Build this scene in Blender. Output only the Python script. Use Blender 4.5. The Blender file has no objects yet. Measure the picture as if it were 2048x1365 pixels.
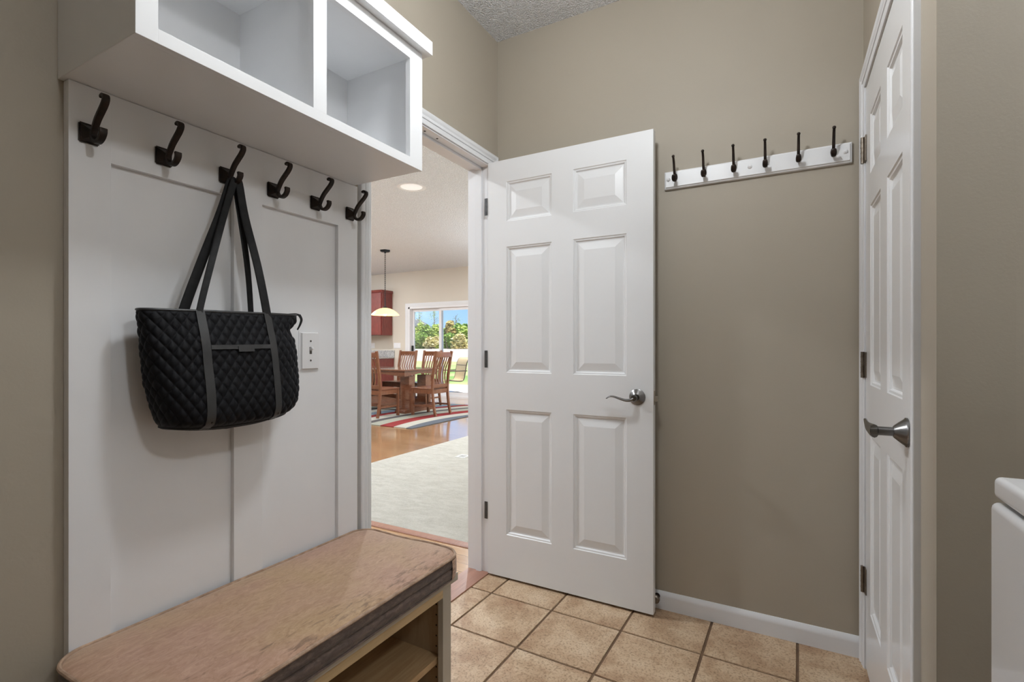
import bpy, bmesh, math, random
from mathutils import Vector, Matrix, noise
PI = math.pi
random.seed(7)
COL = bpy.context.scene.collection

# ------------------------------------------------------------------ materials
def nodes_of(m):
    m.use_nodes = True
    nt = m.node_tree
    return nt, nt.nodes, nt.links, nt.nodes['Principled BSDF']

def ramp(nt, stops, interp='LINEAR'):
    r = nt.nodes.new('ShaderNodeValToRGB')
    cr = r.color_ramp; cr.interpolation = interp
    while len(cr.elements) < len(stops): cr.elements.new(0.5)
    for e, (p, c) in zip(cr.elements, stops):
        e.position = p; e.color = (*c, 1)
    return r

def coords(nt, scale=(1, 1, 1), kind='Object', rot=(0, 0, 0)):
    t = nt.nodes.new('ShaderNodeTexCoord'); mp = nt.nodes.new('ShaderNodeMapping')
    mp.inputs['Scale'].default_value = scale; mp.inputs['Rotation'].default_value = rot
    nt.links.new(t.outputs[kind], mp.inputs['Vector'])
    return mp.outputs['Vector']

def noise_tex(nt, vec, scale, detail=4, rough=.55, dist=0):
    n = nt.nodes.new('ShaderNodeTexNoise')
    n.inputs['Scale'].default_value = scale; n.inputs['Detail'].default_value = detail
    n.inputs['Roughness'].default_value = rough; n.inputs['Distortion'].default_value = dist
    nt.links.new(vec, n.inputs['Vector'])
    return n.outputs['Fac']

def add_bump(nt, b, height, strength, dist):
    n = nt.nodes.new('ShaderNodeBump')
    n.inputs['Strength'].default_value = strength; n.inputs['Distance'].default_value = dist
    nt.links.new(height, n.inputs['Height']); nt.links.new(n.outputs['Normal'], b.inputs['Normal'])
    return n

def plain(name, c, rough=.5, metal=0, coat=0, spec=.5, bump=None, var=None):
    """bump=(scale,strength,dist); var=(scale, colour2)"""
    m = bpy.data.materials.new(name); nt, N, L, b = nodes_of(m)
    b.inputs['Base Color'].default_value = (*c, 1); b.inputs['Roughness'].default_value = rough
    b.inputs['Metallic'].default_value = metal; b.inputs['Coat Weight'].default_value = coat
    b.inputs['Specular IOR Level'].default_value = spec
    if bump or var: v = coords(nt)
    if bump:
        add_bump(nt, b, noise_tex(nt, v, bump[0], 3), bump[1], bump[2])
    if var:
        r = ramp(nt, [(.35, c), (.65, var[1])])
        L.new(noise_tex(nt, v, var[0], 5), r.inputs['Fac']); L.new(r.outputs['Color'], b.inputs['Base Color'])
    return m

M = {}
M['taupe'] = plain('taupe_wall_paint', (.365, .322, .258), .6, bump=(170, .12, .002), var=(1.2, (.375, .331, .266)))
M['cream_wall'] = plain('cream_wall_paint', (.64, .585, .50), .6, bump=(170, .1, .002), var=(1, (.66, .605, .52)))
M['white'] = plain('white_trim_paint', (.74, .745, .76), .34, bump=(60, .05, .001), var=(2.5, (.72, .725, .74)))
M['door_white'] = plain('white_door_paint', (.74, .745, .75), .36, bump=(220, .05, .0006), var=(3, (.73, .735, .74)))
M['closet_white'] = plain('white_closet_door_paint', (.76, .765, .775), .22, bump=(220, .04, .0006), var=(3, (.75, .755, .765)))
M['board_white'] = plain('white_board_paint', (.80, .805, .82), .42, bump=(25, .04, .001), var=(4, (.77, .775, .79)))
M['cubby_white'] = plain('white_cubby_paint', (.80, .805, .815), .35, bump=(25, .04, .001), var=(4, (.78, .785, .795)))
M['cubby_inner'] = plain('white_cubby_interior', (.82, .825, .835), .45, bump=(25, .04, .001), var=(4, (.79, .795, .805)))
M['enamel'] = plain('white_appliance_enamel', (.76, .765, .78), .2, coat=.4, var=(2, (.75, .755, .77)))
M['plastic'] = plain('white_plastic', (.78, .78, .79), .3, var=(9, (.77, .77, .78)))
M['bronze'] = plain('oil_rubbed_bronze', (.016, .012, .010), .42, .6, bump=(120, .15, .001), var=(60, (.035, .022, .016)))
M['dark_gap'] = plain('dark_recess', (.03, .028, .025), .9, var=(9, (.04, .038, .035)))
M['hinge_dark'] = plain('dark_hinge_metal', (.07, .07, .072), .45, .7, var=(40, (.10, .10, .10)))
M['hinge_brown'] = plain('antique_hinge_metal', (.24, .205, .17), .38, .85, var=(70, (.16, .13, .10)))
M['nickel'] = plain('brushed_dark_nickel', (.21, .205, .20), .27, 1, bump=(300, .05, .0005), var=(30, (.16, .155, .15)))
M['brass_pale'] = plain('pale_latch_metal', (.55, .51, .45), .35, .9, var=(30, (.5, .46, .4)))
M['strap'] = plain('black_strap_webbing', (.007, .007, .0075), .6, spec=.25, bump=(700, .3, .0008), var=(50, (.014, .014, .0145)))
M['vinyl'] = plain('charcoal_trim_vinyl', (.026, .026, .027), .4, bump=(500, .25, .0006), var=(20, (.034, .034, .035)))
M['black_iron'] = plain('black_iron', (.02, .024, .028), .45, .6, var=(40, (.03, .034, .038)))
M['chair_metal'] = plain('brown_chair_tube', (.05, .038, .028), .4, .5, var=(40, (.07, .05, .04)))
M['sling'] = plain('tan_sling_mesh', (.66, .50, .28), .7, bump=(900, .4, .001), var=(30, (.72, .56, .33)))
M['vinyl_frame'] = plain('white_vinyl_frame', (.80, .80, .82), .3, var=(3, (.78, .78, .80)))
M['concrete'] = plain('patio_concrete', (.62, .55, .47), .85, bump=(60, .3, .004), var=(2, (.70, .62, .53)))
M['gravel'] = plain('pale_gravel', (.74, .66, .58), .95, bump=(3, .8, .1), var=(.6, (.60, .52, .42)))
M['roof_shingle'] = plain('grey_roof_shingle', (.16, .17, .19), .9, bump=(5, .5, .05), var=(3, (.22, .22, .24)))
M['siding'] = plain('tan_siding', (.52, .44, .35), .8, var=(3, (.56, .48, .39)))
M['bark'] = plain('grey_bark', (.16, .12, .09), .9, bump=(20, .5, .02), var=(9, (.24, .19, .15)))
M['register'] = plain('white_register_metal', (.8, .8, .78), .4, var=(9, (.75, .75, .73)))

def make_ceiling_mat(name, c, sc):
    m = bpy.data.materials.new(name); nt, N, L, b = nodes_of(m)
    v = coords(nt); b.inputs['Roughness'].default_value = .95
    vo = N.new('ShaderNodeTexVoronoi'); vo.inputs['Scale'].default_value = sc
    L.new(v, vo.inputs['Vector'])
    n = noise_tex(nt, v, sc * .7, 4)
    mx = N.new('ShaderNodeMath'); mx.operation = 'SUBTRACT'
    L.new(n, mx.inputs[0]); L.new(vo.outputs['Distance'], mx.inputs[1])
    add_bump(nt, b, mx.outputs[0], .9, .012)
    r = ramp(nt, [(-.0, tuple(x * .84 for x in c)), (.35, c)])
    L.new(mx.outputs[0], r.inputs['Fac']); L.new(r.outputs['Color'], b.inputs['Base Color'])
    return m
M['popcorn'] = make_ceiling_mat('popcorn_ceiling', (.92, .92, .93), 150)
M['popcorn2'] = make_ceiling_mat('knockdown_ceiling', (.84, .86, .88), 80)

def make_tile():
    m = bpy.data.materials.new('tan_stone_tile'); nt, N, L, b = nodes_of(m)
    v = coords(nt); geo = N.new('ShaderNodeNewGeometry')
    add = N.new('ShaderNodeVectorMath'); add.operation = 'ADD'
    sc = N.new('ShaderNodeMath'); sc.operation = 'MULTIPLY'; sc.inputs[1].default_value = 37
    L.new(geo.outputs['Random Per Island'], sc.inputs[0])
    cb = N.new('ShaderNodeCombineXYZ'); L.new(sc.outputs[0], cb.inputs[0]); L.new(sc.outputs[0], cb.inputs[1])
    L.new(v, add.inputs[0]); L.new(cb.outputs[0], add.inputs[1])
    big = noise_tex(nt, add.outputs[0], 7, 6, .62, .4)
    r = ramp(nt, [(.30, (.33, .195, .115)), (.43, (.41, .275, .170)), (.55, (.50, .36, .235)), (.70, (.58, .445, .31))])
    L.new(big, r.inputs['Fac'])
    fine = noise_tex(nt, add.outputs[0], 130, 5, .7)
    r2 = ramp(nt, [(.38, (.42, .36, .30)), (.5, (1, 1, 1)), (.8, (1.0, .98, .95))])
    L.new(fine, r2.inputs['Fac'])
    mx = N.new('ShaderNodeMix'); mx.data_type = 'RGBA'; mx.blend_type = 'MULTIPLY'; mx.inputs[0].default_value = .75
    L.new(r.outputs['Color'], mx.inputs[6]); L.new(r2.outputs['Color'], mx.inputs[7])
    L.new(mx.outputs[2], b.inputs['Base Color'])
    b.inputs['Roughness'].default_value = .42; b.inputs['Specular IOR Level'].default_value = .35
    add_bump(nt, b, fine, .35, .0015)
    return m
M['tile'] = make_tile()
M['grout'] = plain('brown_grout', (.11, .062, .034), .85, bump=(200, .4, .002), var=(30, (.15, .09, .05)))

def wood(name, c1, c2, scale=(1, 1, 1), rough=.4, coat=0, s=6, dist=1.5, spec=.5, coat_r=.1):
    m = bpy.data.materials.new(name); nt, N, L, b = nodes_of(m)
    v = coords(nt, scale)
    f = noise_tex(nt, v, s, 6, .6, dist)
    r = ramp(nt, [(.3, c1), (.7, c2)])
    L.new(f, r.inputs['Fac']); L.new(r.outputs['Color'], b.inputs['Base Color'])
    b.inputs['Roughness'].default_value = rough; b.inputs['Coat Weight'].default_value = coat
    b.inputs['Coat Roughness'].default_value = coat_r
    b.inputs['Specular IOR Level'].default_value = spec
    add_bump(nt, b, f, .08, .002)
    return m
M['maple'] = wood('pale_maple', (.50, .36, .19), (.62, .46, .26), (14, 1.2, 14), .45, s=3)
M['maple_in'] = wood('maple_shelf', (.40, .25, .12), (.54, .37, .20), (14, 1.2, 14), .45, s=3)
M['maple_side'] = wood('maple_side_panel', (.38, .27, .16), (.46, .34, .21), (10, 10, 1), .5, s=3)
M['greige'] = plain('greige_cabinet_end', (.44, .395, .325), .5, bump=(100, .1, .001), var=(5, (.47, .425, .35)))
M['oak'] = wood('cherry_chair_wood', (.135, .050, .024), (.25, .100, .050), (6, 6, 1), .3, coat=.35, s=9)
M['table'] = wood('cherry_table_wood', (.125, .045, .022), (.23, .090, .046), (1.5, 8, 8), .2, coat=1.0, s=5, coat_r=.04)
M['cherry'] = wood('dark_cherry_cabinet', (.13, .018, .016), (.24, .045, .035), (5, 5, 1), .3, coat=.3, s=5)
M['threshold'] = wood('reddish_threshold_wood', (.26, .12, .08), (.36, .18, .125), (18, 1.5, 18), .3, coat=.3, s=3)

def make_hardwood():
    m = bpy.data.materials.new('honey_hardwood'); nt, N, L, b = nodes_of(m)
    v = coords(nt)
    br = N.new('ShaderNodeTexBrick')
    br.inputs['Scale'].default_value = 1; br.inputs['Brick Width'].default_value = .9
    br.inputs['Row Height'].default_value = .083; br.inputs['Mortar Size'].default_value = .0012
    br.inputs['Color1'].default_value = (.42, .24, .12, 1); br.inputs['Color2'].default_value = (.55, .34, .18, 1)
    br.inputs['Mortar'].default_value = (.20, .10, .045, 1); br.inputs['Bias'].default_value = .1
    L.new(v, br.inputs['Vector'])
    f = noise_tex(nt, coords(nt, (1, 14, 1)), 4, 6, .6, .8)
    r = ramp(nt, [(.3, (.78, .72, .66)), (.7, (1, 1, 1))]); L.new(f, r.inputs['Fac'])
    mx = N.new('ShaderNodeMix'); mx.data_type = 'RGBA'; mx.blend_type = 'MULTIPLY'; mx.inputs[0].default_value = 1
    L.new(br.outputs['Color'], mx.inputs[6]); L.new(r.outputs['Color'], mx.inputs[7])
    L.new(mx.outputs[2], b.inputs['Base Color'])
    b.inputs['Roughness'].default_value = .2; b.inputs['Coat Weight'].default_value = 1
    b.inputs['Coat Roughness'].default_value = .1; b.inputs['Coat IOR'].default_value = 1.6
    return m
M['hardwood'] = make_hardwood()

def make_carpet():
    m = bpy.data.materials.new('pale_carpet_pile'); nt, N, L, b = nodes_of(m)
    v = coords(nt)
    f = noise_tex(nt, v, 130, 6, .75)
    g = noise_tex(nt, coords(nt, (1, 2.2, 1)), 9, 5, .6, .6)
    r = ramp(nt, [(.3, (.44, .42, .36)), (.55, (.62, .60, .54)), (.8, (.72, .70, .64))])
    mm = N.new('ShaderNodeMath'); mm.operation = 'MULTIPLY_ADD'; mm.inputs[1].default_value = .45
    hh = N.new('ShaderNodeMath'); hh.operation = 'MULTIPLY'; hh.inputs[1].default_value = .55
    L.new(g, mm.inputs[0]); L.new(f, hh.inputs[0]); L.new(hh.outputs[0], mm.inputs[2])
    L.new(mm.outputs[0], r.inputs['Fac']); L.new(r.outputs['Color'], b.inputs['Base Color'])
    b.inputs['Roughness'].default_value = 1; b.inputs['Specular IOR Level'].default_value = .1
    add_bump(nt, b, mm.outputs[0], 1, .02)
    return m
M['carpet'] = make_carpet()

def make_rug():
    m = bpy.data.materials.new('arc_striped_rug'); nt, N, L, b = nodes_of(m)
    v = coords(nt)   # object origin sits on the arcs' centre side; see rug
    ln = N.new('ShaderNodeVectorMath'); ln.operation = 'LENGTH'
    L.new(v, ln.inputs[0])
    mr = N.new('ShaderNodeMapRange'); mr.inputs[1].default_value = 2.3; mr.inputs[2].default_value = 6.3
    L.new(ln.outputs['Value'], mr.inputs[0])
    sl, cr, rd, gg, dk, bl = (.12, .13, .15), (.46, .44, .38), (.25, .035, .035), (.34, .34, .28), (.10, .09, .09), (.20, .27, .33)
    seq = [(2.3, sl), (2.78, cr), (3.0, rd), (3.24, gg), (3.48, dk), (3.62, cr), (3.85, rd), (4.05, bl), (4.3, cr), (4.55, dk), (4.8, gg), (5.1, rd), (5.35, cr), (5.7, sl)]
    r = ramp(nt, [((d - 2.3) / 4.0, c) for d, c in seq], 'CONSTANT')
    L.new(mr.outputs[0], r.inputs['Fac'])
    f = noise_tex(nt, v, 90, 4, .7)
    r2 = ramp(nt, [(.3, (.78, .78, .78)), (.7, (1, 1, 1))]); L.new(f, r2.inputs['Fac'])
    mx = N.new('ShaderNodeMix'); mx.data_type = 'RGBA'; mx.blend_type = 'MULTIPLY'; mx.inputs[0].default_value = 1
    L.new(r.outputs['Color'], mx.inputs[6]); L.new(r2.outputs['Color'], mx.inputs[7])
    L.new(mx.outputs[2], b.inputs['Base Color'])
    b.inputs['Roughness'].default_value = .95; b.inputs['Specular IOR Level'].default_value = .15
    add_bump(nt, b, f, .5, .006)
    return m
M['rug'] = make_rug()

def make_granite():
    m = bpy.data.materials.new('speckled_granite'); nt, N, L, b = nodes_of(m)
    v = coords(nt); vo = N.new('ShaderNodeTexVoronoi'); vo.inputs['Scale'].default_value = 70
    L.new(v, vo.inputs['Vector'])
    f = noise_tex(nt, v, 60, 5, .7)
    r = ramp(nt, [(.32, (.08, .08, .085)), (.45, (.30, .30, .30)), (.56, (.52, .50, .48)), (.72, (.70, .69, .67))])
    L.new(f, r.inputs['Fac']); L.new(r.outputs['Color'], b.inputs['Base Color'])
    b.inputs['Roughness'].default_value = .15
    return m
M['granite'] = make_granite()

def make_velvet():
    """worn tan plush: pale brushed streaks, dark rubbed patches concentrated near the front edge"""
    m = bpy.data.materials.new('worn_tan_plush'); nt, N, L, b = nodes_of(m)
    v = coords(nt, (1, 1, 1), rot=(0, 0, .45))
    st = noise_tex(nt, coords(nt, (19, 8, 14), rot=(0, 0, .55)), 3.0, 10, .78, 1.6)
    r = ramp(nt, [(.25, (.33, .210, .140)), (.44, (.455, .305, .205)), (.58, (.54, .375, .268)), (.78, (.66, .49, .37))])
    L.new(st, r.inputs['Fac'])
    big = noise_tex(nt, v, 3.2, 3, .5, .4)
    rb = ramp(nt, [(.38, (1.0, .97, .80)), (.62, (1.0, .90, .92))]); L.new(big, rb.inputs['Fac'])
    mx = N.new('ShaderNodeMix'); mx.data_type = 'RGBA'; mx.blend_type = 'MULTIPLY'; mx.inputs[0].default_value = 1
    L.new(r.outputs['Color'], mx.inputs[6]); L.new(rb.outputs['Color'], mx.inputs[7])
    # rubbed dark marks; threshold lower near the front edge
    dn = noise_tex(nt, coords(nt, (22, 5, 40), rot=(0, 0, .5)), 3.4, 8, .72, .5)
    tc = N.new('ShaderNodeTexCoord'); sx = N.new('ShaderNodeSeparateXYZ'); L.new(tc.outputs['Object'], sx.inputs[0])
    mr = N.new('ShaderNodeMapRange'); mr.inputs[1].default_value = .05; mr.inputs[2].default_value = .215
    mr.inputs[3].default_value = 0.0; mr.inputs[4].default_value = .14; L.new(sx.outputs[0], mr.inputs[0])
    ad = N.new('ShaderNodeMath'); ad.operation = 'ADD'; L.new(dn, ad.inputs[0]); L.new(mr.outputs[0], ad.inputs[1])
    rd = ramp(nt, [(.63, (0, 0, 0)), (.72, (1, 1, 1))]); L.new(ad.outputs[0], rd.inputs['Fac'])
    m2 = N.new('ShaderNodeMix'); m2.data_type = 'RGBA'
    sc = N.new('ShaderNodeMath'); sc.operation = 'MULTIPLY'; sc.inputs[1].default_value = .62
    L.new(rd.outputs['Color'], sc.inputs[0]); L.new(sc.outputs[0], m2.inputs[0])
    L.new(mx.outputs[2], m2.inputs[6]); m2.inputs[7].default_value = (.12, .065, .04, 1)
    L.new(m2.outputs[2], b.inputs['Base Color'])
    b.inputs['Roughness'].default_value = .62; b.inputs['Specular IOR Level'].default_value = .35
    b.inputs['Sheen Weight'].default_value = .3; b.inputs['Sheen Roughness'].default_value = .4
    add_bump(nt, b, st, .35, .003)
    return m
M['velvet'] = make_velvet()

def make_side_velvet():  # mottled brown, darker than the cushion top
    m = bpy.data.materials.new('dark_brown_plush'); nt, N, L, b = nodes_of(m)
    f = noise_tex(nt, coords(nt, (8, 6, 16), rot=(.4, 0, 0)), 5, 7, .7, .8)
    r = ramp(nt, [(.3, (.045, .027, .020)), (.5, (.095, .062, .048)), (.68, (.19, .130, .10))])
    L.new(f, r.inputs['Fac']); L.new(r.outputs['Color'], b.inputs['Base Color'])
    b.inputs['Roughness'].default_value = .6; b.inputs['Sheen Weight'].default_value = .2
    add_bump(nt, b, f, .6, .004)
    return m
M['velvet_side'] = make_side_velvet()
M['piping'] = plain('tan_piping', (.48, .33, .23), .6, bump=(300, .3, .001), var=(40, (.28, .18, .12)))

def make_quilt():
    m = bpy.data.materials.new('black_quilted_microfiber'); nt, N, L, b = nodes_of(m)
    v = coords(nt)
    f = noise_tex(nt, v, 14, 5, .6, .5)
    r = ramp(nt, [(.3, (.0028, .0028, .0038)), (.7, (.0062, .0062, .0080))])
    L.new(f, r.inputs['Fac']); L.new(r.outputs['Color'], b.inputs['Base Color'])
    b.inputs['Roughness'].default_value = .6; b.inputs['Sheen Weight'].default_value = .03
    b.inputs['Sheen Roughness'].default_value = .35; b.inputs['Specular IOR Level'].default_value = .16
    add_bump(nt, b, noise_tex(nt, v, 260, 3), .3, .001)
    return m
M['quilt'] = make_quilt()

def glow(name, c, strength, base=None, rough=.3):
    m = bpy.data.materials.new(name); nt, N, L, b = nodes_of(m)
    b.inputs['Base Color'].default_value = (*(base or c), 1); b.inputs['Roughness'].default_value = rough
    b.inputs['Emission Color'].default_value = (*c, 1); b.inputs['Emission Strength'].default_value = strength
    r = ramp(nt, [(.3, c), (.7, tuple(min(1, x * 1.12) for x in c))])
    L.new(noise_tex(nt, coords(nt), 12, 4), r.inputs['Fac']); L.new(r.outputs['Color'], b.inputs['Emission Color'])
    return m
M['shade'] = glow('amber_glass_shade', (1.0, .66, .25), .75, (.8, .6, .35))
M['bulb'] = glow('lit_bulb', (1.0, .86, .62), 14)
M['can_lens'] = glow('recessed_lens', (1.0, .97, .92), .3, (.8, .8, .8))
M['fixture'] = glow('lit_ceiling_fixture', (1.0, .96, .9), 1.5, (.8, .8, .8))

def make_glass():
    m = bpy.data.materials.new('clear_door_glass'); m.use_nodes = True
    nt = m.node_tree; N = nt.nodes; L = nt.links; N.clear()
    o = N.new('ShaderNodeOutputMaterial'); t = N.new('ShaderNodeBsdfTransparent'); g = N.new('ShaderNodeBsdfGlossy')
    t.inputs['Color'].default_value = (.96, .97, .97, 1)
    g.inputs['Roughness'].default_value = .02; f = N.new('ShaderNodeFresnel'); f.inputs['IOR'].default_value = 1.45
    x = N.new('ShaderNodeMixShader'); L.new(f.outputs[0], x.inputs[0]); L.new(t.outputs[0], x.inputs[1]); L.new(g.outputs[0], x.inputs[2])
    L.new(x.outputs[0], o.inputs['Surface'])
    return m
M['glass'] = make_glass()

def leafmat(name, c1, c2):
    m = bpy.data.materials.new(name); nt, N, L, b = nodes_of(m)
    geo = N.new('ShaderNodeNewGeometry')
    r = ramp(nt, [(0, c1), (1, c2)]); L.new(geo.outputs['Random Per Island'], r.inputs['Fac'])
    L.new(r.outputs['Color'], b.inputs['Base Color']); b.inputs['Roughness'].default_value = .6
    b.inputs['Specular IOR Level'].default_value = .2
    return m
M['leaf_green'] = leafmat('green_leaves', (.16, .30, .06), (.40, .55, .16))
M['leaf_lime'] = leafmat('yellow_green_leaves', (.34, .46, .09), (.62, .70, .22))
M['leaf_straw'] = leafmat('straw_leaves', (.52, .48, .20), (.82, .72, .42))
M['leaf_orange'] = leafmat('autumn_leaves', (.46, .38, .13), (.70, .55, .27))

def make_lawn():
    m = bpy.data.materials.new('patchy_lawn'); nt, N, L, b = nodes_of(m)
    f = noise_tex(nt, coords(nt, (1, .5, 1)), .35, 6, .6, .5)
    r = ramp(nt, [(.38, (.52, .44, .24)), (.52, (.40, .44, .16)), (.62, (.20, .36, .07))])
    L.new(f, r.inputs['Fac']); L.new(r.outputs['Color'], b.inputs['Base Color']); b.inputs['Roughness'].default_value = .95
    add_bump(nt, b, noise_tex(nt, coords(nt), 30, 4), .5, .03)
    return m
M['lawn'] = make_lawn()

# ------------------------------------------------------------------ mesh helpers
def nb(): return bmesh.new()

def box(bm, x0, x1, y0, y1, z0, z1, bev=0, seg=2, mi=0, rot=None):
    t = bmesh.new()
    bmesh.ops.create_cube(t, size=1)
    bmesh.ops.scale(t, vec=(abs(x1 - x0), abs(y1 - y0), abs(z1 - z0)), verts=t.verts)
    if bev: bmesh.ops.bevel(t, geom=list(t.edges), offset=bev, segments=seg, profile=.5, affect='EDGES')
    c = Vector(((x0 + x1) / 2, (y0 + y1) / 2, (z0 + z1) / 2))
    if rot is not None: bmesh.ops.transform(t, matrix=rot, verts=t.verts)
    bmesh.ops.translate(t, vec=c, verts=t.verts)
    join(bm, t, mi)

def join(bm, t, mi=0):
    vm = {v: bm.verts.new(v.co) for v in t.verts}
    for f in t.faces:
        try:
            nf = bm.faces.new([vm[v] for v in f.verts]); nf.material_index = mi; nf.smooth = f.smooth
        except ValueError: pass
    t.free()

def catmull(pts, n=8):
    P = [Vector(p) for p in pts]; out = []
    for i in range(len(P) - 1):
        p0 = P[max(i - 1, 0)]; p1 = P[i]; p2 = P[i + 1]; p3 = P[min(i + 2, len(P) - 1)]
        for k in range(n):
            t = k / n
            out.append(.5 * ((2 * p1) + (-p0 + p2) * t + (2 * p0 - 5 * p1 + 4 * p2 - p3) * t * t + (-p0 + 3 * p1 - 3 * p2 + p3) * t ** 3))
    out.append(P[-1]); return out

def sweep(bm, pts, ra, rb=None, seg=10, side=None, cap=True, close=False, mi=0, square=False):
    """tube along pts, ra = half width along 'side', rb = half thickness; may be lists"""
    P = [Vector(p) for p in pts]; n = len(P)
    A = ra if isinstance(ra, (list, tuple)) else [ra] * n
    B = rb if isinstance(rb, (list, tuple)) else ([rb] * n if rb is not None else A)
    rings = []; ref = Vector(side) if side is not None else None; prev = None
    for i in range(n):
        if close: t = (P[(i + 1) % n] - P[i - 1]).normalized()
        else: t = (P[min(i + 1, n - 1)] - P[max(i - 1, 0)]).normalized()
        if ref is not None: s = ref
        elif prev is not None: s = prev
        else: s = Vector((0, 0, 1)) if abs(t.z) < .9 else Vector((1, 0, 0))
        s = (s - t * s.dot(t))
        if s.length < 1e-6: s = t.orthogonal()
        s.normalize(); prev = s
        u = t.cross(s)
        ring = []
        for k in range(seg):
            a = 2 * PI * (k + (.5 if square else 0)) / seg
            ca, sa = math.cos(a), math.sin(a)
            if square:
                e = .35; ca = math.copysign(abs(ca) ** e, ca); sa = math.copysign(abs(sa) ** e, sa)
            ring.append(bm.verts.new(P[i] + s * ca * A[i] + u * sa * B[i]))
        rings.append(ring)
    m = n if close else n - 1
    for i in range(m):
        r0, r1 = rings[i], rings[(i + 1) % n]
        for k in range(seg):
            f = bm.faces.new((r0[k], r0[(k + 1) % seg], r1[(k + 1) % seg], r1[k])); f.material_index = mi
    if cap and not close:
        bm.faces.new(rings[0][::-1]).material_index = mi; bm.faces.new(rings[-1]).material_index = mi

def lathe(bm, prof, origin, axis=(0, 0, 1), seg=28, mi=0):
    """prof = [(r, h)] along axis"""
    ax = Vector(axis).normalized(); q = Vector((0, 0, 1)).rotation_difference(ax); o = Vector(origin)
    rings = []
    for r, h in prof:
        if r < 1e-6: rings.append([bm.verts.new(o + q @ Vector((0, 0, h)))])
        else: rings.append([bm.verts.new(o + q @ Vector((r * math.cos(2 * PI * k / seg), r * math.sin(2 * PI * k / seg), h))) for k in range(seg)])
    for a, b in zip(rings, rings[1:]):
        for k in range(seg):
            k2 = (k + 1) % seg
            vs = ([a[0]] if len(a) == 1 else [a[k], a[k2]]) + ([b[0]] if len(b) == 1 else [b[k2], b[k]])
            if len(set(vs)) > 2:
                f = bm.faces.new(vs); f.material_index = mi

def prism(bm, poly, lo, hi, axis='x', mi=0):
    """extrude closed 2D polygon; axis x: poly=(y,z), y: (x,z), z: (x,y)"""
    def P(p, h): return {'x': (h, p[0], p[1]), 'y': (p[0], h, p[1]), 'z': (p[0], p[1], h)}[axis]
    a = [bm.verts.new(P(p, lo)) for p in poly]; b = [bm.verts.new(P(p, hi)) for p in poly]
    n = len(poly)
    for i in range(n): bm.faces.new((a[i], a[(i + 1) % n], b[(i + 1) % n], b[i])).material_index = mi
    bm.faces.new(a[::-1]).material_index = mi; bm.faces.new(b).material_index = mi

def wpos(o):
    v = Vector((0, 0, 0))
    while o is not None: v += o.location; o = o.parent
    return v

def obj(name, bm, mats, parent=None, smooth=True, angle=.6, origin=None, recalc=True, wn=True):
    if recalc: bmesh.ops.recalc_face_normals(bm, faces=bm.faces)
    if smooth:
        for f in bm.faces: f.smooth = True
        for e in bm.edges:
            if len(e.link_faces) == 2 and e.calc_face_angle(0) > angle: e.smooth = False
    if parent is None and origin is None:
        xs = [v.co.x for v in bm.verts]; ys = [v.co.y for v in bm.verts]; zs = [v.co.z for v in bm.verts]
        origin = Vector(((min(xs) + max(xs)) / 2, (min(ys) + max(ys)) / 2, min(zs)))
    loc = Vector((0, 0, 0))
    if parent is None:
        loc = Vector(origin); off = loc
    else: off = wpos(parent)
    bmesh.ops.translate(bm, vec=-off, verts=bm.verts)
    me = bpy.data.meshes.new(name); bm.to_mesh(me); bm.free()
    for m in (mats if isinstance(mats, (list, tuple)) else [mats]): me.materials.append(m)
    o = bpy.data.objects.new(name, me); COL.objects.link(o)
    o.location = loc
    if parent is not None: o.parent = parent
    if smooth and wn:
        md = o.modifiers.new('weighted_normal', 'WEIGHTED_NORMAL'); md.keep_sharp = True; md.weight = 90
    return o

def tag(o, label=None, cat=None, group=None, kind=None):
    if label: o['label'] = label
    if cat: o['category'] = cat
    if group: o['group'] = group
    if kind: o['kind'] = kind
    return o

def thing(name, loc, label, cat, group=None, kind=None):
    o = bpy.data.objects.new(name, None); COL.objects.link(o); o.location = loc
    o.empty_display_size = .05
    return tag(o, label, cat, group, kind)

def struct(name, bm, m, label, cat, smooth=False, parent=None):
    o = obj(name, bm, m, parent, smooth)
    return tag(o, label, cat, kind='structure')

def kids(o): return [c for c in bpy.data.objects if c.parent == o]
def copy_tree(o, parent=None):
    c = o.copy(); COL.objects.link(c); c.parent = parent
    for k in kids(o): copy_tree(k, c)
    return c

# ------------------------------------------------------------------ the mudroom shell
XL, XR, YB, H1 = -1.309, .249, 2.2205, 2.72      # left wall, right wall, back wall, ceiling
XG = -1.435                                      # great-room face of the left wall
H2 = 2.92; YF = 9.10; XW = -10.6; YN = -2.6      # great room
XE = 1.65; YR = -1.95                            # mudroom far right / rear
D0, D1, DH = 1.318, 2.143, 2.056                 # doorway in left wall
C0, C1 = 1.392, 2.146                            # closet door opening in right wall

bm = nb()
box(bm, XG, XL, YR, D0, 0, H2); box(bm, XG, XL, D1, YB + .11, 0, H2); box(bm, XG, XL, D0, D1, DH, H2)
struct('wall_left', bm, M['taupe'], 'taupe painted wall with the doorway opening, behind the white hook board', 'wall')
bm = nb(); box(bm, XL, XR + .4, YB, YB + .11, 0, H1)
struct('wall_back', bm, M['taupe'], 'taupe back wall behind the open white door, holding the hook rail', 'wall')
bm = nb()
box(bm, XR, XR + .11, 1.21, C0, 0, H1); box(bm, XR, XR + .11, C1, YB, 0, H1); box(bm, XR, XR + .11, C0, C1, 2.056, H1)
box(bm, XR + .11, XR + .13, C0 - .1, YB, 0, H1)
struct('wall_right', bm, M['taupe'], 'narrow taupe wall around the closed closet door, ending in an outside corner', 'wall')
bm = nb(); box(bm, XR + .11, XE, 1.21, 1.32, 0, H1)
struct('wall_alcove', bm, M['taupe'], 'taupe wall behind the white washing machine at the right edge', 'wall')
bm = nb(); box(bm, XE, XE + .1, YR, 1.32, 0, H1)
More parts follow.
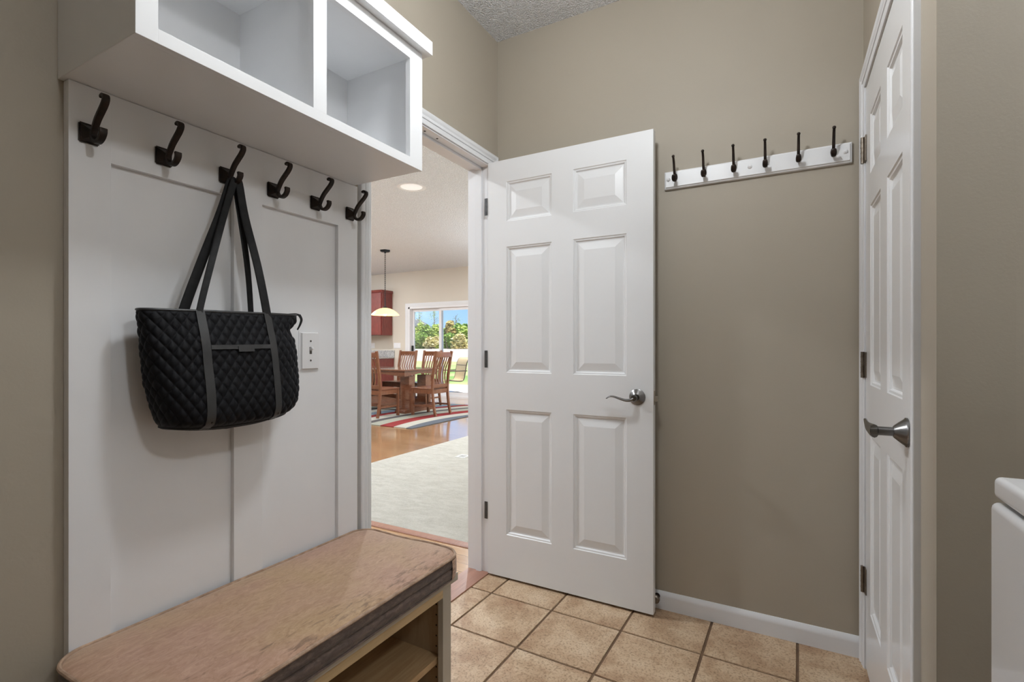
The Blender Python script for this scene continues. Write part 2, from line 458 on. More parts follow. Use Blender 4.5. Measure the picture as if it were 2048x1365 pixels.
struct('wall_laundry', bm, M['taupe'], 'taupe wall beyond the washing machine', 'wall')
bm = nb(); box(bm, XL, XE, YR - .1, YR, 0, H1)
struct('wall_rear', bm, M['taupe'], 'taupe wall behind the viewer', 'wall')
bm = nb(); box(bm, XL, XE + .1, YR - .1, YB + .11, H1, H1 + .1)
struct('ceiling', bm, M['popcorn'], 'bright textured popcorn ceiling of the entry room', 'ceiling')

# tiled floor: every tile a bevelled slab over a grout bed, laid one degree off the walls
bm = nb()
PT = .3078; ang = math.radians(-1.15); ca, sa = math.cos(ang), math.sin(ang)
for i in range(-4, 9):
    for j in range(-15, 3):
        t = nb(); w = PT / 2 - .0043
        bmesh.ops.create_cube(t, size=1); bmesh.ops.scale(t, vec=(2 * w, 2 * w, .012), verts=t.verts)
        top = [e for e in t.edges if all(v.co.z > 0 for v in e.verts)]
        bmesh.ops.bevel(t, geom=top, offset=.004, segments=2, profile=.6, affect='EDGES')
        lx, ly = (i + .5) * PT, (j + .5) * PT
        cx = -.5815 + lx * ca - ly * sa; cy = 1.964 + lx * sa + ly * ca
        bmesh.ops.rotate(t, cent=(0, 0, 0), matrix=Matrix.Rotation(ang, 3, 'Z'), verts=t.verts)
        bmesh.ops.translate(t, vec=(cx, cy, -.006), verts=t.verts)
        join(bm, t)
for co, no in (((XL, 0, 0), (-1, 0, 0)), ((XE, 0, 0), (1, 0, 0)), ((0, YR, 0), (0, -1, 0)), ((0, YB, 0), (0, 1, 0))):
    g = list(bm.verts) + list(bm.edges) + list(bm.faces)
    bmesh.ops.bisect_plane(bm, geom=g, plane_co=co, plane_no=no, clear_outer=True)
for f in list(bm.faces):
    if f.calc_center_median().z < -.0115: bm.faces.remove(f)
box(bm, XL, XE, YR, YB, -.06, -.0045, mi=1)
struct('floor', bm, [M['tile'], M['grout']], 'tan stone-look square tile floor with brown grout', 'floor', smooth=True)

# ---- six-panel door builder: u across, z up, w into the door (front face at w=0)
def panel_door(bm, U0, U1, Z0, Z1, th, cols, rows, place):
    rings = [(0, 0), (.003, .0035), (.009, .0045), (.0135, .0105), (.019, .0110), (.052, .0035)]
    us = sorted({U0, U1, *[c for p in cols for c in p]}); zs = sorted({Z0, Z1, *[r for p in rows for r in p]})
    V = {}
    def vert(u, z, w):
        k = (round(u, 5), round(z, 5), round(w, 5))
        if k not in V: V[k] = bm.verts.new(place(u, z, w))
        return V[k]
    def ispanel(u, z): return any(a < u < b for a, b in cols) and any(a < z < b for a, b in rows)
    for a, b in zip(us, us[1:]):
        for c, d in zip(zs, zs[1:]):
            if ispanel((a + b) / 2, (c + d) / 2):
                pr = None
                for ins, dp in rings:
                    r = [vert(a + ins, c + ins, dp), vert(b - ins, c + ins, dp), vert(b - ins, d - ins, dp), vert(a + ins, d - ins, dp)]
                    if pr:
                        for k in range(4): bm.faces.new((pr[k], pr[(k + 1) % 4], r[(k + 1) % 4], r[k]))
                    pr = r
                bm.faces.new(pr)
            else:
                bm.faces.new((vert(a, c, 0), vert(b, c, 0), vert(b, d, 0), vert(a, d, 0)))
    for a, b in zip(us, us[1:]):
        for z in (Z0, Z1): bm.faces.new((vert(a, z, 0), vert(b, z, 0), vert(b, z, th), vert(a, z, th)))
    for c, d in zip(zs, zs[1:]):
        for u in (U0, U1): bm.faces.new((vert(u, c, 0), vert(u, d, 0), vert(u, d, th), vert(u, c, th)))
    bm.faces.new([vert(u, Z0, th) for u in us] + [vert(U1, z, th) for z in zs[1:]] + [vert(u, Z1, th) for u in us[::-1][1:]] + [vert(U0, z, th) for z in zs[::-1][1:-1]])

# ---- open door into the great room
door = thing('door_1', (-1.306, 2.14, 0), 'open white six-panel door with a wavy nickel lever, swung against the back wall', 'door', kind='structure')
bm = nb()
panel_door(bm, -1.305, -.489, .012, 2.06, .035, [(-1.200, -.957), (-.850, -.603)], [(.221, .835), (1.016, 1.632), (1.756, 1.951)], lambda u, z, w: (u, 2.12 + w, z))
obj('door_leaf', bm, M['door_white'], door, angle=.15)
for z in (1.842, 1.081, .325):
    bm = nb()
    box(bm, -1.3235, -1.3055, 2.1165, 2.1195, z - .043, z + .043, .0012)
    for dz in (-.028, 0, .028): lathe(bm, [(0, -.001), (.003, -.001), (.0026, .0006), (0, .001)], (-1.314, 2.1163, z + dz), (0, -1, 0), 10)
    obj('hinge', bm, M['hinge_dark'], door)
bm = nb()   # rosette and wavy lever
lathe(bm, [(0, 0), (.0345, 0), (.0345, .004), (.030, .007), (.022, .015), (.0150, .019), (.0135, .022), (0, .022)], (-.556, 2.12, .927), (0, -1, 0), 40)
rose = obj('door_handle', bm, M['nickel'], door)
bm = nb()
lathe(bm, [(0, 0), (.0115, 0), (.0115, .022), (.014, .026), (.014, .042), (.012, .046), (0, .047)], (-.556, 2.10, .927), (0, -1, 0), 24)
lp = catmull([(-.556, 2.062, .9255), (-.570, 2.060, .9185), (-.592, 2.058, .9175), (-.617, 2.056, .924), (-.640, 2.056, .9305), (-.658, 2.057, .930), (-.673, 2.059, .9215)], 6)
k = len(lp)
sweep(bm, lp, [.010 - .0035 * i / k for i in range(k)], [.0075 - .005 * (i / k) for i in range(k)], 12, side=(0, 1, 0))
lev = obj('lever', bm, M['nickel'], rose)
bm = nb()
box(bm, -.4892, -.4872, 2.1255, 2.150, .895, .955, .0006)
box(bm, -.488, -.474, 2.127, 2.146, .910, .932, .002)
tag(obj('latch', bm, M['brass_pale'], door), 'pale metal latch bolt')

# ---- casing (mitred sweep of a colonial profile), jambs and stops
CAS = [(0, 0), (0, .0075), (.003, .0100), (.010, .0112), (.018, .0112), (.0185, .0088), (.0205, .0088), (.0215, .0135), (.029, .0142), (.033, .0115), (.035, .0115), (.040, .0150), (.046, .0185), (.0525, .0185), (.0555, .0165), (.057, .0130), (.057, 0)]
def casing(bm, path, prof, place):
    """path: inner-edge corners [(u,z)x4] up, across, down; place(u,z,h)"""
    offs = [(-1, 0), (-1, 1), (1, 1), (1, 0)]
    if path[0][0] > path[3][0]: offs = [(1, 0), (1, 1), (-1, 1), (-1, 0)]
    rows = [[bm.verts.new(place(p[0] + o[0] * a, p[1] + o[1] * a, h)) for a, h in prof] for p, o in zip(path, offs)]
    n = len(prof)
    for r0, r1 in zip(rows, rows[1:]):
        for k in range(n): bm.faces.new((r0[k], r0[(k + 1) % n], r1[(k + 1) % n], r1[k]))
    bm.faces.new(rows[0]); bm.faces.new(rows[-1][::-1])
bm = nb()
casing(bm, [(D0, 0), (D0, DH + .002), (D1 + .004, DH + .002), (D1 + .004, 0)], CAS, lambda u, z, h: (XL + h, u, z))
struct('trim_1', bm, M['white'], 'white moulded casing around the doorway to the dining area', 'door trim', smooth=True)
bm = nb()
jt = .0
box(bm, XG - .002, XL + .001, D1 - .0035, D1 + .001, 0, DH, .0008); box(bm, XG - .002, XL + .001, D0 - .001, D0 + .0035, 0, DH, .0008); box(bm, XG - .002, XL + .001, D0, D1, DH - .004, DH + .001, .0008)
box(bm, XG + .05, XL - .042, D1 - .012, D1, 0, DH - .004, .002); box(bm, XG + .05, XL - .042, D0, D0 + .012, 0, DH - .004, .002); box(bm, XG + .05, XL - .042, D0, D1, DH - .016, DH - .004, .002)
struct('trim_2', bm, M['white'], 'white door jamb with stop, lining the doorway beside the open door', 'door jamb', smooth=True)
bm = nb()
for y in (1.66, 1.745):
    box(bm, -1.338, -1.330, y - .004, y + .004, DH - .0052, DH - .0038)
tag(obj('trim_mark', bm, M['dark_gap'], bpy.data.objects['trim_2']), 'small dark screw holes')

# ---- closet door on the right wall
cd = thing('door_2', (XR, 2.14, 0), 'closed white six-panel closet door with a tubular nickel lever', 'door', kind='structure')
bm = nb()
panel_door(bm, 1.395, 2.143, .012, 2.052, .035, [(1.512, 1.722), (1.830, 2.037)], [(.243, .843), (1.013, 1.615), (1.722, 1.922)], lambda u, z, w: (XR - .002 + w, u, z))
obj('door_leaf', bm, M['closet_white'], cd, angle=.15)
for z in (1.839, 1.078, .317):
    bm = nb()
    sweep(bm, [(.2385, 2.1500, z - .046), (.2385, 2.1500, z + .046)], .0062, seg=14)
    for dz in (-.028, -.009, .010, .028): sweep(bm, [(.2385, 2.1500, z + dz - .0012), (.2385, 2.1500, z + dz + .0012)], .0068, seg=14)
    box(bm, .2425, .2468, 2.118, 2.150, z - .045, z + .045, .001)
    obj('hinge', bm, M['hinge_brown'], cd)
bm = nb()
RY, RZ = 1.452, .942
lathe(bm, [(0, 0), (.034, 0), (.034, .004), (.031, .006), (.023, .016), (.016, .024), (.013, .027), (0, .027)], (XR - .002, RY, RZ), (-1, 0, 0), 40)
r2 = obj('door_handle', bm, M['nickel'], cd)
bm = nb()
lathe(bm, [(0, 0), (.0105, 0), (.0105, .034), (.0125, .036), (.0125, .050), (0, .052)], (XR - .024, RY, RZ), (-1, 0, 0), 24)
lp = catmull([(XR - .066, RY - .010, RZ), (XR - .069, RY + .02, RZ), (XR - .071, RY + .05, RZ + .002), (XR - .071, RY + .08, RZ + .007), (XR - .070, RY + .110, RZ + .013)], 6)
k = len(lp)
sweep(bm, lp, [.0150 * (1 - (i / k) ** 1.6) + .001 for i in range(k)], [.0095 - .006 * i / k for i in range(k)], 12, side=(0, 0, 1))
obj('lever', bm, M['nickel'], r2)
bm = nb()
casing(bm, [(C0 - .001, 0), (C0 - .001, 2.062), (C1 + .001, 2.062), (C1 + .001, 0)], CAS, lambda u, z, h: (XR - h * .85, u, z))
struct('trim_3', bm, M['white'], 'white moulded casing around the closet door', 'door trim', smooth=True)

# ---- baseboards
BB = [(0, 0), (.0125, 0), (.0125, .052), (.011, .058), (.0105, .062), (.007, .070), (.003, .076), (0, .0765)]
bm = nb(); prism(bm, [(YB - a, z) for a, z in BB], XL + .02, XR, 'x')
struct('baseboard_back', bm, M['white'], 'white moulded baseboard along the back wall under the hook rail', 'baseboard', smooth=True)
bm = nb(); prism(bm, [(XL + a, z) for a, z in BB], YR, .43, 'y')
struct('baseboard_left', bm, M['white'], 'white moulded baseboard left of the bench', 'baseboard', smooth=True)
bm = nb(); prism(bm, [(XR - a, z) for a, z in BB], 1.21, 1.334, 'y'); prism(bm, [(1.21 - a, z) for a, z in BB], XR, XE, 'x')
struct('baseboard_right', bm, M['white'], 'white moulded baseboard behind the washing machine', 'baseboard', smooth=True)

# door stop screwed to the baseboard
ds = thing('door_stop', (-.492, 2.208, .055), 'small dark round door stop on the baseboard behind the open door', 'door stop')
bm = nb(); lathe(bm, [(0, 0), (.012, 0), (.012, .003), (.006, .006), (.006, .03), (0, .03)], (-.492, 2.2079, .056), (0, -1, 0), 20)
obj('stem', bm, M['bronze'], ds)
bm = nb(); lathe(bm, [(0, .026), (.014, .026), (.018, .030), (.018, .040), (.013, .046), (0, .047)], (-.492, 2.2079, .056), (0, -1, 0), 24)
obj('bumper', bm, M['hinge_brown'], ds)

# ------------------------------------------------------------------ hook board and cubby
BX = -1.285; B0, B1, BT = .4535, 1.2365, 1.6905
hb = thing('hook_board', (-1.295, .845, .44), 'white frame-and-panel board on the left wall carrying six dark hooks', 'hook board')
bm = nb(); box(bm, XL + .0005, BX - .014, B0, B1, .446, BT - .001, .001)
obj('back_panel', bm, M['board_white'], hb)
bm = nb()
ST = [(B0, .527), (.8015, .8835), (1.1525, B1)]
for a, b in ST: box(bm, BX - .0136, BX, a, b, .446, BT - .001, .0009)
for (a, b) in ((.527, .8015), (.8835, 1.1525)): box(bm, BX - .0136, BX - .0001, a - .0005, b + .0005, 1.540, BT - .001, .0009)
for (a, b) in ((.527, .8015), (.8835, 1.1525)): box(bm, BX - .0136, BX - .0001, a - .0005, b + .0005, .446, .500, .0009)
obj('frame', bm, M['board_white'], hb)

def hook_bms():
    """hat-and-coat hook on plane x=0 at y=0, z=0 plate centre"""
    p = nb()
    t = nb(); bmesh.ops.create_cube(t, size=1); bmesh.ops.scale(t, vec=(.006, .036, .042), verts=t.verts)
    bmesh.ops.bevel(t, geom=list(t.edges), offset=.0025, segments=2, affect='EDGES'); bmesh.ops.translate(t, vec=(.003, 0, 0), verts=t.verts); join(p, t)
    a = [(.0055, -.0155, -.018), (.0055, .0155, -.018), (.0055, .0155, .017), (.0055, -.0155, .017)]
    b = [(.022, -.0062, -.012), (.022, .0062, -.012), (.022, .0062, .004), (.022, -.0062, .004)]
    mid = [(.0105, -.0125, -.016), (.0105, .0125, -.016), (.0105, .0125, .0135), (.0105, -.0125, .0135)]
    R = [[p.verts.new(q) for q in r] for r in (a, mid, b)]
    for r0, r1 in zip(R, R[1:]):
        for k in range(4): p.faces.new((r0[k], r0[(k + 1) % 4], r1[(k + 1) % 4], r1[k]))
    p.faces.new(R[-1])
    for y, z in ((-.0115, -.0125), (.0115, -.0125)): lathe(p, [(0, 0), (.0035, 0), (.003, .002), (0, .0026)], (.006, y, z), (1, 0, 0), 10)
    arm = nb()
    up = catmull([(.021, 0, -.009), (.029, 0, .006), (.041, 0, .0215), (.056, 0, .034), (.069, 0, .0445), (.0765, 0, .054), (.0765, 0, .0615), (.068, 0, .0655), (.060, 0, .0635)], 6)
    n = len(up)
    sweep(arm, up, [.0053 + .0012 * math.sin(PI * i / n) for i in range(n)], [.0046 - .0012 * i / n for i in range(n)], 12, side=(0, 1, 0), square=True)
    lo = catmull([(.022, 0, .000), (.0245, 0, -.012), (.033, 0, -.0215), (.045, 0, -.0245), (.057, 0, -.0200), (.0645, 0, -.0105), (.0640, 0, -.0015)], 6)
    n = len(lo)
    sweep(arm, lo, [.0053 + .0024 * (i / n) ** 2 for i in range(n)], [.0042] * n, 12, side=(0, 1, 0), square=True)
    return p, arm
def add_hook(y, z, label):
    p, a = hook_bms()
    for q in (p, a): bmesh.ops.translate(q, vec=(BX, y, z), verts=q.verts)
    h = obj('coat_hook', p, M['bronze'], hb); tag(h, label)
    obj('hook_arm', a, M['bronze'], h)
for y, lab in ((.4865, 'dark bronze coat hook'), (.6295, None), (.7780, None), (.9145, None), (1.0600, None), (1.2005, None)):
    add_hook(y, 1.5880, 'dark bronze double coat hook with square plate')

# light switch
ls = thing('light_switch', (BX - .014, 1.050, 1.07), 'white toggle light switch right of the black tote bag', 'light switch')
bm = nb()
t = nb(); bmesh.ops.create_cube(t, size=1); bmesh.ops.scale(t, vec=(.008, .074, .122), verts=t.verts)
bmesh.ops.bevel(t, geom=[e for e in t.edges if all(v.co.x > 0 for v in e.verts)], offset=.0065, segments=3, affect='EDGES')
bmesh.ops.translate(t, vec=(BX - .0098, 1.050, 1.129), verts=t.verts); join(bm, t)
obj('plate', bm, M['plastic'], ls)
bm = nb(); box(bm, BX - .007, BX - .0054, 1.0455, 1.0545, 1.119, 1.141, .0004)
tg = obj('toggle_slot', bm, M['nickel'], ls)
bm = nb(); box(bm, BX - .008, BX + .005, 1.0465, 1.0535, 1.131, 1.140, .0015, rot=Matrix.Rotation(math.radians(-25), 4, 'Y'))
obj('toggle', bm, M['plastic'], ls)
for z in (1.129 + .030, 1.129 - .030):
    bm = nb(); lathe(bm, [(0, 0), (.0032, 0), (.0028, .0012), (0, .0015)], (BX - .0058, 1.050, z), (1, 0, 0), 12)
    obj('screw', bm, M['nickel'], ls)

# cubby shelf
CF = -.995; K0, K1 = .4435, 1.2260; CT = 2.055
cb = thing('wall_cubby', (-1.15, .835, 1.69), 'white two-compartment cubby shelf mounted above the hook board', 'cubby shelf')
bm = nb()
box(bm, XL + .0005, CF - .0185, K0 + .001, K1 - .001, BT, BT + .018, .0008)                 # bottom
box(bm, XL + .0005, CF - .0185, K0 + .0005, K0 + .019, BT + .0005, CT, .0008)               # left side
box(bm, XL + .0005, CF - .0185, K1 - .019, K1 - .0005, BT + .0005, CT, .0008)               # right side
obj('carcass', bm, M['cubby_white'], cb)
bm = nb()
box(bm, XL + .0005, XL + .008, K0 + .019, K1 - .019, BT + .018, CT, .0005)                  # back
box(bm, XL + .008, CF - .0185, .828, .846, BT + .018, CT - .012, .0005)                     # divider
box(bm, XL + .008, CF - .0185, K0 + .019, K1 - .019, CT - .012, CT + .0, .0005)             # top
obj('compartment_lining', bm, M['cubby_inner'], cb)
bm = nb()
box(bm, CF - .018, CF, K0, .480, BT - .0005, CT, .0009); box(bm, CF - .018, CF, .8175, .8573, BT + .026, 2.016, .0009)
box(bm, CF - .018, CF, 1.1685, K1, BT - .0005, CT, .0009)
box(bm, CF - .018, CF - .0001, .4795, 1.169, BT - .0005, BT + .0265, .0009); box(bm, CF - .018, CF - .0001, .4795, 1.169, 2.0155, CT, .0009)
obj('face_frame', bm, M['cubby_white'], cb)
bm = nb()
box(bm, XL + .0005, CF + .024, K0 - .022, K1 + .021, 2.0552, 2.0975, .0012)
obj('crown_board', bm, M['cubby_white'], cb)

# ------------------------------------------------------------------ tote bag
TB = thing('tote_bag', (-1.215, .745, .95), 'black quilted tote bag hanging by two long straps from the third hook', 'bag')
yc, zt, zb = .744, 1.226, .957
def lerp_tab(tab, t):
    """smooth (Catmull-Rom) lookup in a table of (t, value)"""
    for i in range(len(tab) - 1):
        (a, va), (b, vb) = tab[i], tab[i + 1]
        if t <= b:
            k = (t - a) / (b - a)
            ma = (vb - tab[i - 1][1]) / (b - tab[i - 1][0]) * (b - a) if i else (vb - va)
            mb = (tab[i + 2][1] - va) / (tab[i + 2][0] - a) * (b - a) if i + 2 < len(tab) else (vb - va)
            return (2 * k ** 3 - 3 * k * k + 1) * va + (k ** 3 - 2 * k * k + k) * ma + (3 * k * k - 2 * k ** 3) * vb + (k ** 3 - k * k) * mb
    return tab[-1][1]
HWL = [(0, .190), (.15, .187), (.35, .183), (.6, .175), (.8, .163), (.93, .150), (1, .136)]
HWR = [(0, .203), (.08, .196), (.16, .172), (.26, .182), (.5, .189), (.75, .186), (.9, .178), (1, .156)]
HD = [(0, .031), (.1, .037), (.3, .048), (.5, .055), (.8, .063), (.95, .060), (1, .048)]
def bag_section(t, n):
    """n points at equal arc length, starting at the front centre and running towards +y"""
    hd = lerp_tab(HD, t); L, Rr = lerp_tab(HWL, t), lerp_tab(HWR, t); D = []
    m = 720
    for i in range(m + 1):
        th = PI / 2 - 2 * PI * i / m
        c, q = math.cos(th), math.sin(th); hw = Rr if c > 0 else L
        D.append((hw * math.copysign(abs(c) ** .55, c), hd * math.copysign(abs(q) ** .7, q)))
    acc = [0]
    for p, q in zip(D, D[1:]): acc.append(acc[-1] + math.hypot(q[0] - p[0], q[1] - p[1]))
    tot = acc[-1]; out = []; j = 0
    for i in range(n):
        d = tot * i / n
        while acc[j + 1] < d: j += 1
        k = (d - acc[j]) / max(1e-9, acc[j + 1] - acc[j])
        out.append((D[j][0] + (D[j + 1][0] - D[j][0]) * k, D[j][1] + (D[j + 1][1] - D[j][1]) * k, (d if i <= n / 2 else d - tot), hd))
    return out
def bag_point(ry, rx, hd, t, u=None):
    hw = .19; cy = ry / hw
    z = zt + (zb - zt) * t - .010 * (1 - min(1, cy * cy)) * (t ** 3) + .006 * min(1, cy * cy) * t ** 4 + .004 * cy * (1 - t)
    x = -1.2772 + hd + rx + .016 * (1 - t) ** 2; y = yc - .004 * t + ry
    nx, ny = rx / max(hd, .01), (ry / hw) ** 5
    ln = math.hypot(nx, ny) or 1; nx /= ln; ny /= ln
    w = noise.noise(Vector((x * 9, y * 11, z * 11))) * .0035 + noise.noise(Vector((x * 25, y * 30, z * 26))) * .0012
    if u is not None:
        v = t * (zt - zb); a = u / .0243 + v / .0335; b = u / .0243 - v / .0335
        h = (abs(math.sin(PI * a)) * abs(math.sin(PI * b))) ** .55
        w += .0042 * h * min(1, t / .03) * (1 if t < .95 else max(0, (1 - t) / .05))
    return Vector((max(x + nx * w, -1.2835), y + ny * w, z))
bm = nb(); NU, NV = 640, 180
grid = []
for j in range(NV + 1):
    t = j / NV
    grid.append([bm.verts.new(bag_point(ry, rx, hd, t, u)) for ry, rx, u, hd in bag_section(t, NU)])
for j in range(NV):
    for i in range(NU):
        i2 = (i + 1) % NU
        bm.faces.new((grid[j][i], grid[j + 1][i], grid[j + 1][i2], grid[j][i2]))
cen = Vector((-1.218, yc - .004, 0)); prev = grid[-1]
for f, dz in ((.85, .004), (.5, .006)):
    ring = [bm.verts.new((cen.x + (v.co.x - cen.x) * f, cen.y + (v.co.y - cen.y) * f, v.co.z - dz)) for v in grid[-1]]
    for i in range(NU): bm.faces.new((prev[i], ring[i], ring[(i + 1) % NU], prev[(i + 1) % NU]))
    prev = ring
c0 = bm.verts.new((cen.x, cen.y, zb - .020))
for i in range(NU): bm.faces.new((prev[i], c0, prev[(i + 1) % NU]))
c0 = bm.verts.new((-1.235, yc, zt - .01))
for i in range(NU): bm.faces.new((grid[0][i], grid[0][(i + 1) % NU], c0))
obj('bag_body', bm, M['quilt'], TB, angle=1.4, wn=False)

SEC = {}
def surf_at(y, t, off):
    """point on the bag's front face at that y"""
    k = round(t, 4)
    if k not in SEC: SEC[k] = [p for p in bag_section(t, 400) if p[1] > 0]
    ry, rx, u, hd = min(SEC[k], key=lambda p: abs(p[0] + yc - .004 * t - y))
    p = bag_point(ry, rx, hd, t); p.y = y; p.x += off; return p
def strip(bm, pts_a, pts_b, th):
    A = [bm.verts.new(p) for p in pts_a]; B = [bm.verts.new(p) for p in pts_b]
    A2 = [bm.verts.new(p - Vector((th, 0, 0))) for p in pts_a]; B2 = [bm.verts.new(p - Vector((th, 0, 0))) for p in pts_b]
    n = len(A)
    for i in range(n - 1):
        bm.faces.new((A[i], A[i + 1], B[i + 1], B[i])); bm.faces.new((A2[i], B2[i], B2[i + 1], A2[i + 1]))
        bm.faces.new((A[i], A2[i], A2[i + 1], A[i + 1])); bm.faces.new((B[i], B[i + 1], B2[i + 1], B2[i]))
    for e in (0, n - 1): bm.faces.new((A[e], B[e], B2[e], A2[e]))
for ys in (.6640, .8350):
    bm = nb(); w = .0098
    T = [i / 24 for i in range(25)]
    strip(bm, [surf_at(ys - w, t, .0052) for t in T], [surf_at(ys + w, t, .0052) for t in T], .004)
    tag(obj('front_strap', bm, M['vinyl'], TB), 'charcoal strap stitched down the bag front')
bm = nb()   # pocket trim band
Ys = [.674 + (.8255 - .674) * i / 16 for i in range(17)]
tp = (zt - 1.1465) / (zt - zb)
strip(bm, [surf_at(y, tp, .0062) for y in Ys], [surf_at(y, tp + .038, .0062) for y in Ys], .004)
pk = tag(obj('pocket_trim', bm, M['vinyl'], TB), 'charcoal band over the front pocket')
bm = nb(); Ys = [.738 + .040 * i / 6 for i in range(7)]
strip(bm, [surf_at(y, tp + .012, .0080) for y in Ys], [surf_at(y, tp + .062, .0080) for y in Ys], .003)
obj('label_patch', bm, M['vinyl'], pk)
bm = nb()   # rim binding
rim = [bag_point(p[0], p[1], p[3], 0) + Vector((0, 0, .0005)) for p in bag_section(0, 120)]
sweep(bm, rim, .0032, .0032, 8, close=True)
obj('rim_binding', bm, M['vinyl'], TB)
bm = nb()   # base piping
rim = [bag_point(p[0], p[1], p[3], .985) for p in bag_section(.985, 120)]
rim = [Vector((max(p.x, -1.2810), p.y, p.z)) for p in rim]
sweep(bm, rim, .0028, .0028, 8, close=True)
obj('base_piping', bm, M['strap'], TB)
hk = Vector((-1.2470, .778, 1.5735))
def handle(p0, p1, wl, wr, dx):
    bm = nb()
    a = catmull([p0 + Vector((0, 0, -.03)), p0, p0.lerp(hk, .35) + Vector((.004, -.004, 0)), p0.lerp(hk, .72) + Vector((.003, -.003, 0)), hk + Vector((dx, -.0085, -.016)), hk + Vector((dx, -.004, -.003)), hk + Vector((dx, .004, -.003)), hk + Vector((dx, .0085, -.016)),
                 p1.lerp(hk, .72) + Vector((.003, .003, 0)), p1.lerp(hk, .35) + Vector((.004, .004, 0)), p1, p1 + Vector((0, 0, -.03))], 6)
    n = len(a)
    W = [min(wl * (1 - i / n) + wr * i / n, .0068 + abs(i / n - .5) * .02) if True else 0 for i in range(n)]
    sweep(bm, a, W, [.0026] * n, 12, side=(.35, 1, 0), square=True)
    obj('handle', bm, M['strap'], TB)
pf = surf_at(.664, 0, .002); pg = surf_at(.835, 0, .002)
handle(Vector((pf.x, .664, zt)), Vector((pg.x, .836, zt)), .0068, .0105, .010)
handle(Vector((-1.252, .658, zt)), Vector((-1.252, .828, zt)), .0115, .0060, -.006)
bm = nb()   # zipper pull
sweep(bm, catmull([(-1.228, .925, zt + .006), (-1.226, .945, zt + .008), (-1.225, .958, zt + .006)], 5), .003, .002, 8)
sweep(bm, catmull([(-1.225, .957, zt + .007), (-1.222, .962, zt - .006), (-1.222, .957, zt - .022), (-1.224, .950, zt - .036)], 5), [.0055 - .0002 * i for i in range(16)], .0016, 8, side=(0, 1, 0))
obj('zipper_pull', bm, M['strap'], TB)

# ------------------------------------------------------------------ bench
SB = thing('storage_bench', (-1.09, .845, 0), 'open-front maple storage bench with an inner shelf, under the hook board', 'bench')
FX = -.900; Q0, Q1 = .440, 1.246
bm = nb()
bm.free()
for a, b in ((Q0, Q0 + .018), (Q1 - .018, Q1)):
    bm = nb(); box(bm, XL + .002, FX - .019, a, b, 0, .420, .0008)
    sp = obj('side_panel', bm, M['maple_side'], SB)
bm = nb(); box(bm, XL + .002, XL + .010, Q0 + .018, Q1 - .018, 0, .420, .0005)
obj('back_panel', bm, M['maple_in'], SB)
bm = nb(); box(bm, XL + .010, FX - .019, Q0 + .018, Q1 - .018, .06, .078, .0008)
obj('bottom_panel', bm, M['maple_in'], SB)
bm = nb(); box(bm, XL + .010, FX - .026, Q0 + .019, Q1 - .019, .180, .199, .001)
obj('shelf', bm, M['maple_in'], SB)
bm = nb()
box(bm, FX - .0188, FX, Q0 + .040, Q1 - .040, .388, .420, .001); box(bm, FX - .0188, FX, Q0 + .040, Q1 - .040, 0, .075, .001)
obj('face_rail', bm, M['maple'], SB)
for a, b in ((Q0, Q0 + .0405), (Q1 - .0405, Q1)):
    bm = nb(); box(bm, FX - .0188, FX + .0002, a, b, 0, .420, .001)
    obj('face_stile', bm, M['greige'], SB)
bm = nb(); box(bm, XL + .0015, FX + .012, Q0 - .01, Q1 + .022, .4205, .444, .003)
obj('bench_top', bm, M['greige'], SB)
for i in range(8):
    z = .125 + .032 * i
    if abs(z - .19) > .012:
        bm = nb(); lathe(bm, [(0, 0), (.0026, 0), (.0026, .0006), (0, .0006)], (FX - .042, Q1 - .0178, z), (0, -1, 0), 12)
        obj('pin_hole', bm, M['dark_gap'], sp)

# cushion
U0x, U1x, U0y, U1y = -1.2835, -.864, .418, 1.262; zt_c, zb_c = .5155, .4450
cu = thing('bench_cushion', (-1.074, .84, .445), 'worn tan plush cushion with dark brown sides, lying on the storage bench', 'cushion')
def rr(ins, r=.062, n=14):
    """rounded rectangle outline, inset"""
    x0, x1, y0, y1 = U0x + ins, U1x - ins, U0y + ins, U1y - ins; r = max(r - ins, .004); out = []
    for cx, cy, a0 in ((x1 - r, y1 - r, 0), (x0 + r, y1 - r, 90), (x0 + r, y0 + r, 180), (x1 - r, y0 + r, 270)):
        for k in range(n + 1):
            a = math.radians(a0 + 90 * k / n); out.append((cx + r * math.cos(a), cy + r * math.sin(a)))
        # straight-run subdivisions
        nx = {0: (x0 + r, y1), 90: (x0, y0 + r), 180: (x1 - r, y0), 270: (x1, y1 - r)}[a0]
        lx, ly = out[-1]
        for k in range(1, 24): out.append((lx + (nx[0] - lx) * k / 24, ly + (nx[1] - ly) * k / 24))
    return out
def wob(x, y, z, a): return noise.noise(Vector((x * 7, y * 7, z * 7))) * a
def ring_stack(bm, spec, close_top=False, amp=.002):
    rows = []
    for ins, z in spec:
        row = []
        for (x, y) in rr(ins):
            d = wob(x, y, z, amp); row.append(bm.verts.new((min(max(x + d, U0x), 9), y + d, z + d * .8)))
        rows.append(row)
    n = len(rows[0])
    for a, b in zip(rows, rows[1:]):
        for k in range(n): bm.faces.new((a[k], a[(k + 1) % n], b[(k + 1) % n], b[k]))
    if close_top: bm.faces.new(rows[-1])
    return rows
bm = nb()
ring_stack(bm, [(.003, zt_c - .003), (.008, zt_c + .0005), (.018, zt_c + .0030), (.035, zt_c + .0052), (.06, zt_c + .0068), (.09, zt_c + .0078), (.125, zt_c + .0083), (.16, zt_c + .0085), (.19, zt_c + .0085)], True, .0025)
obj('cushion_top', bm, M['velvet'], cu, origin=None, angle=1.2)
bm = nb()
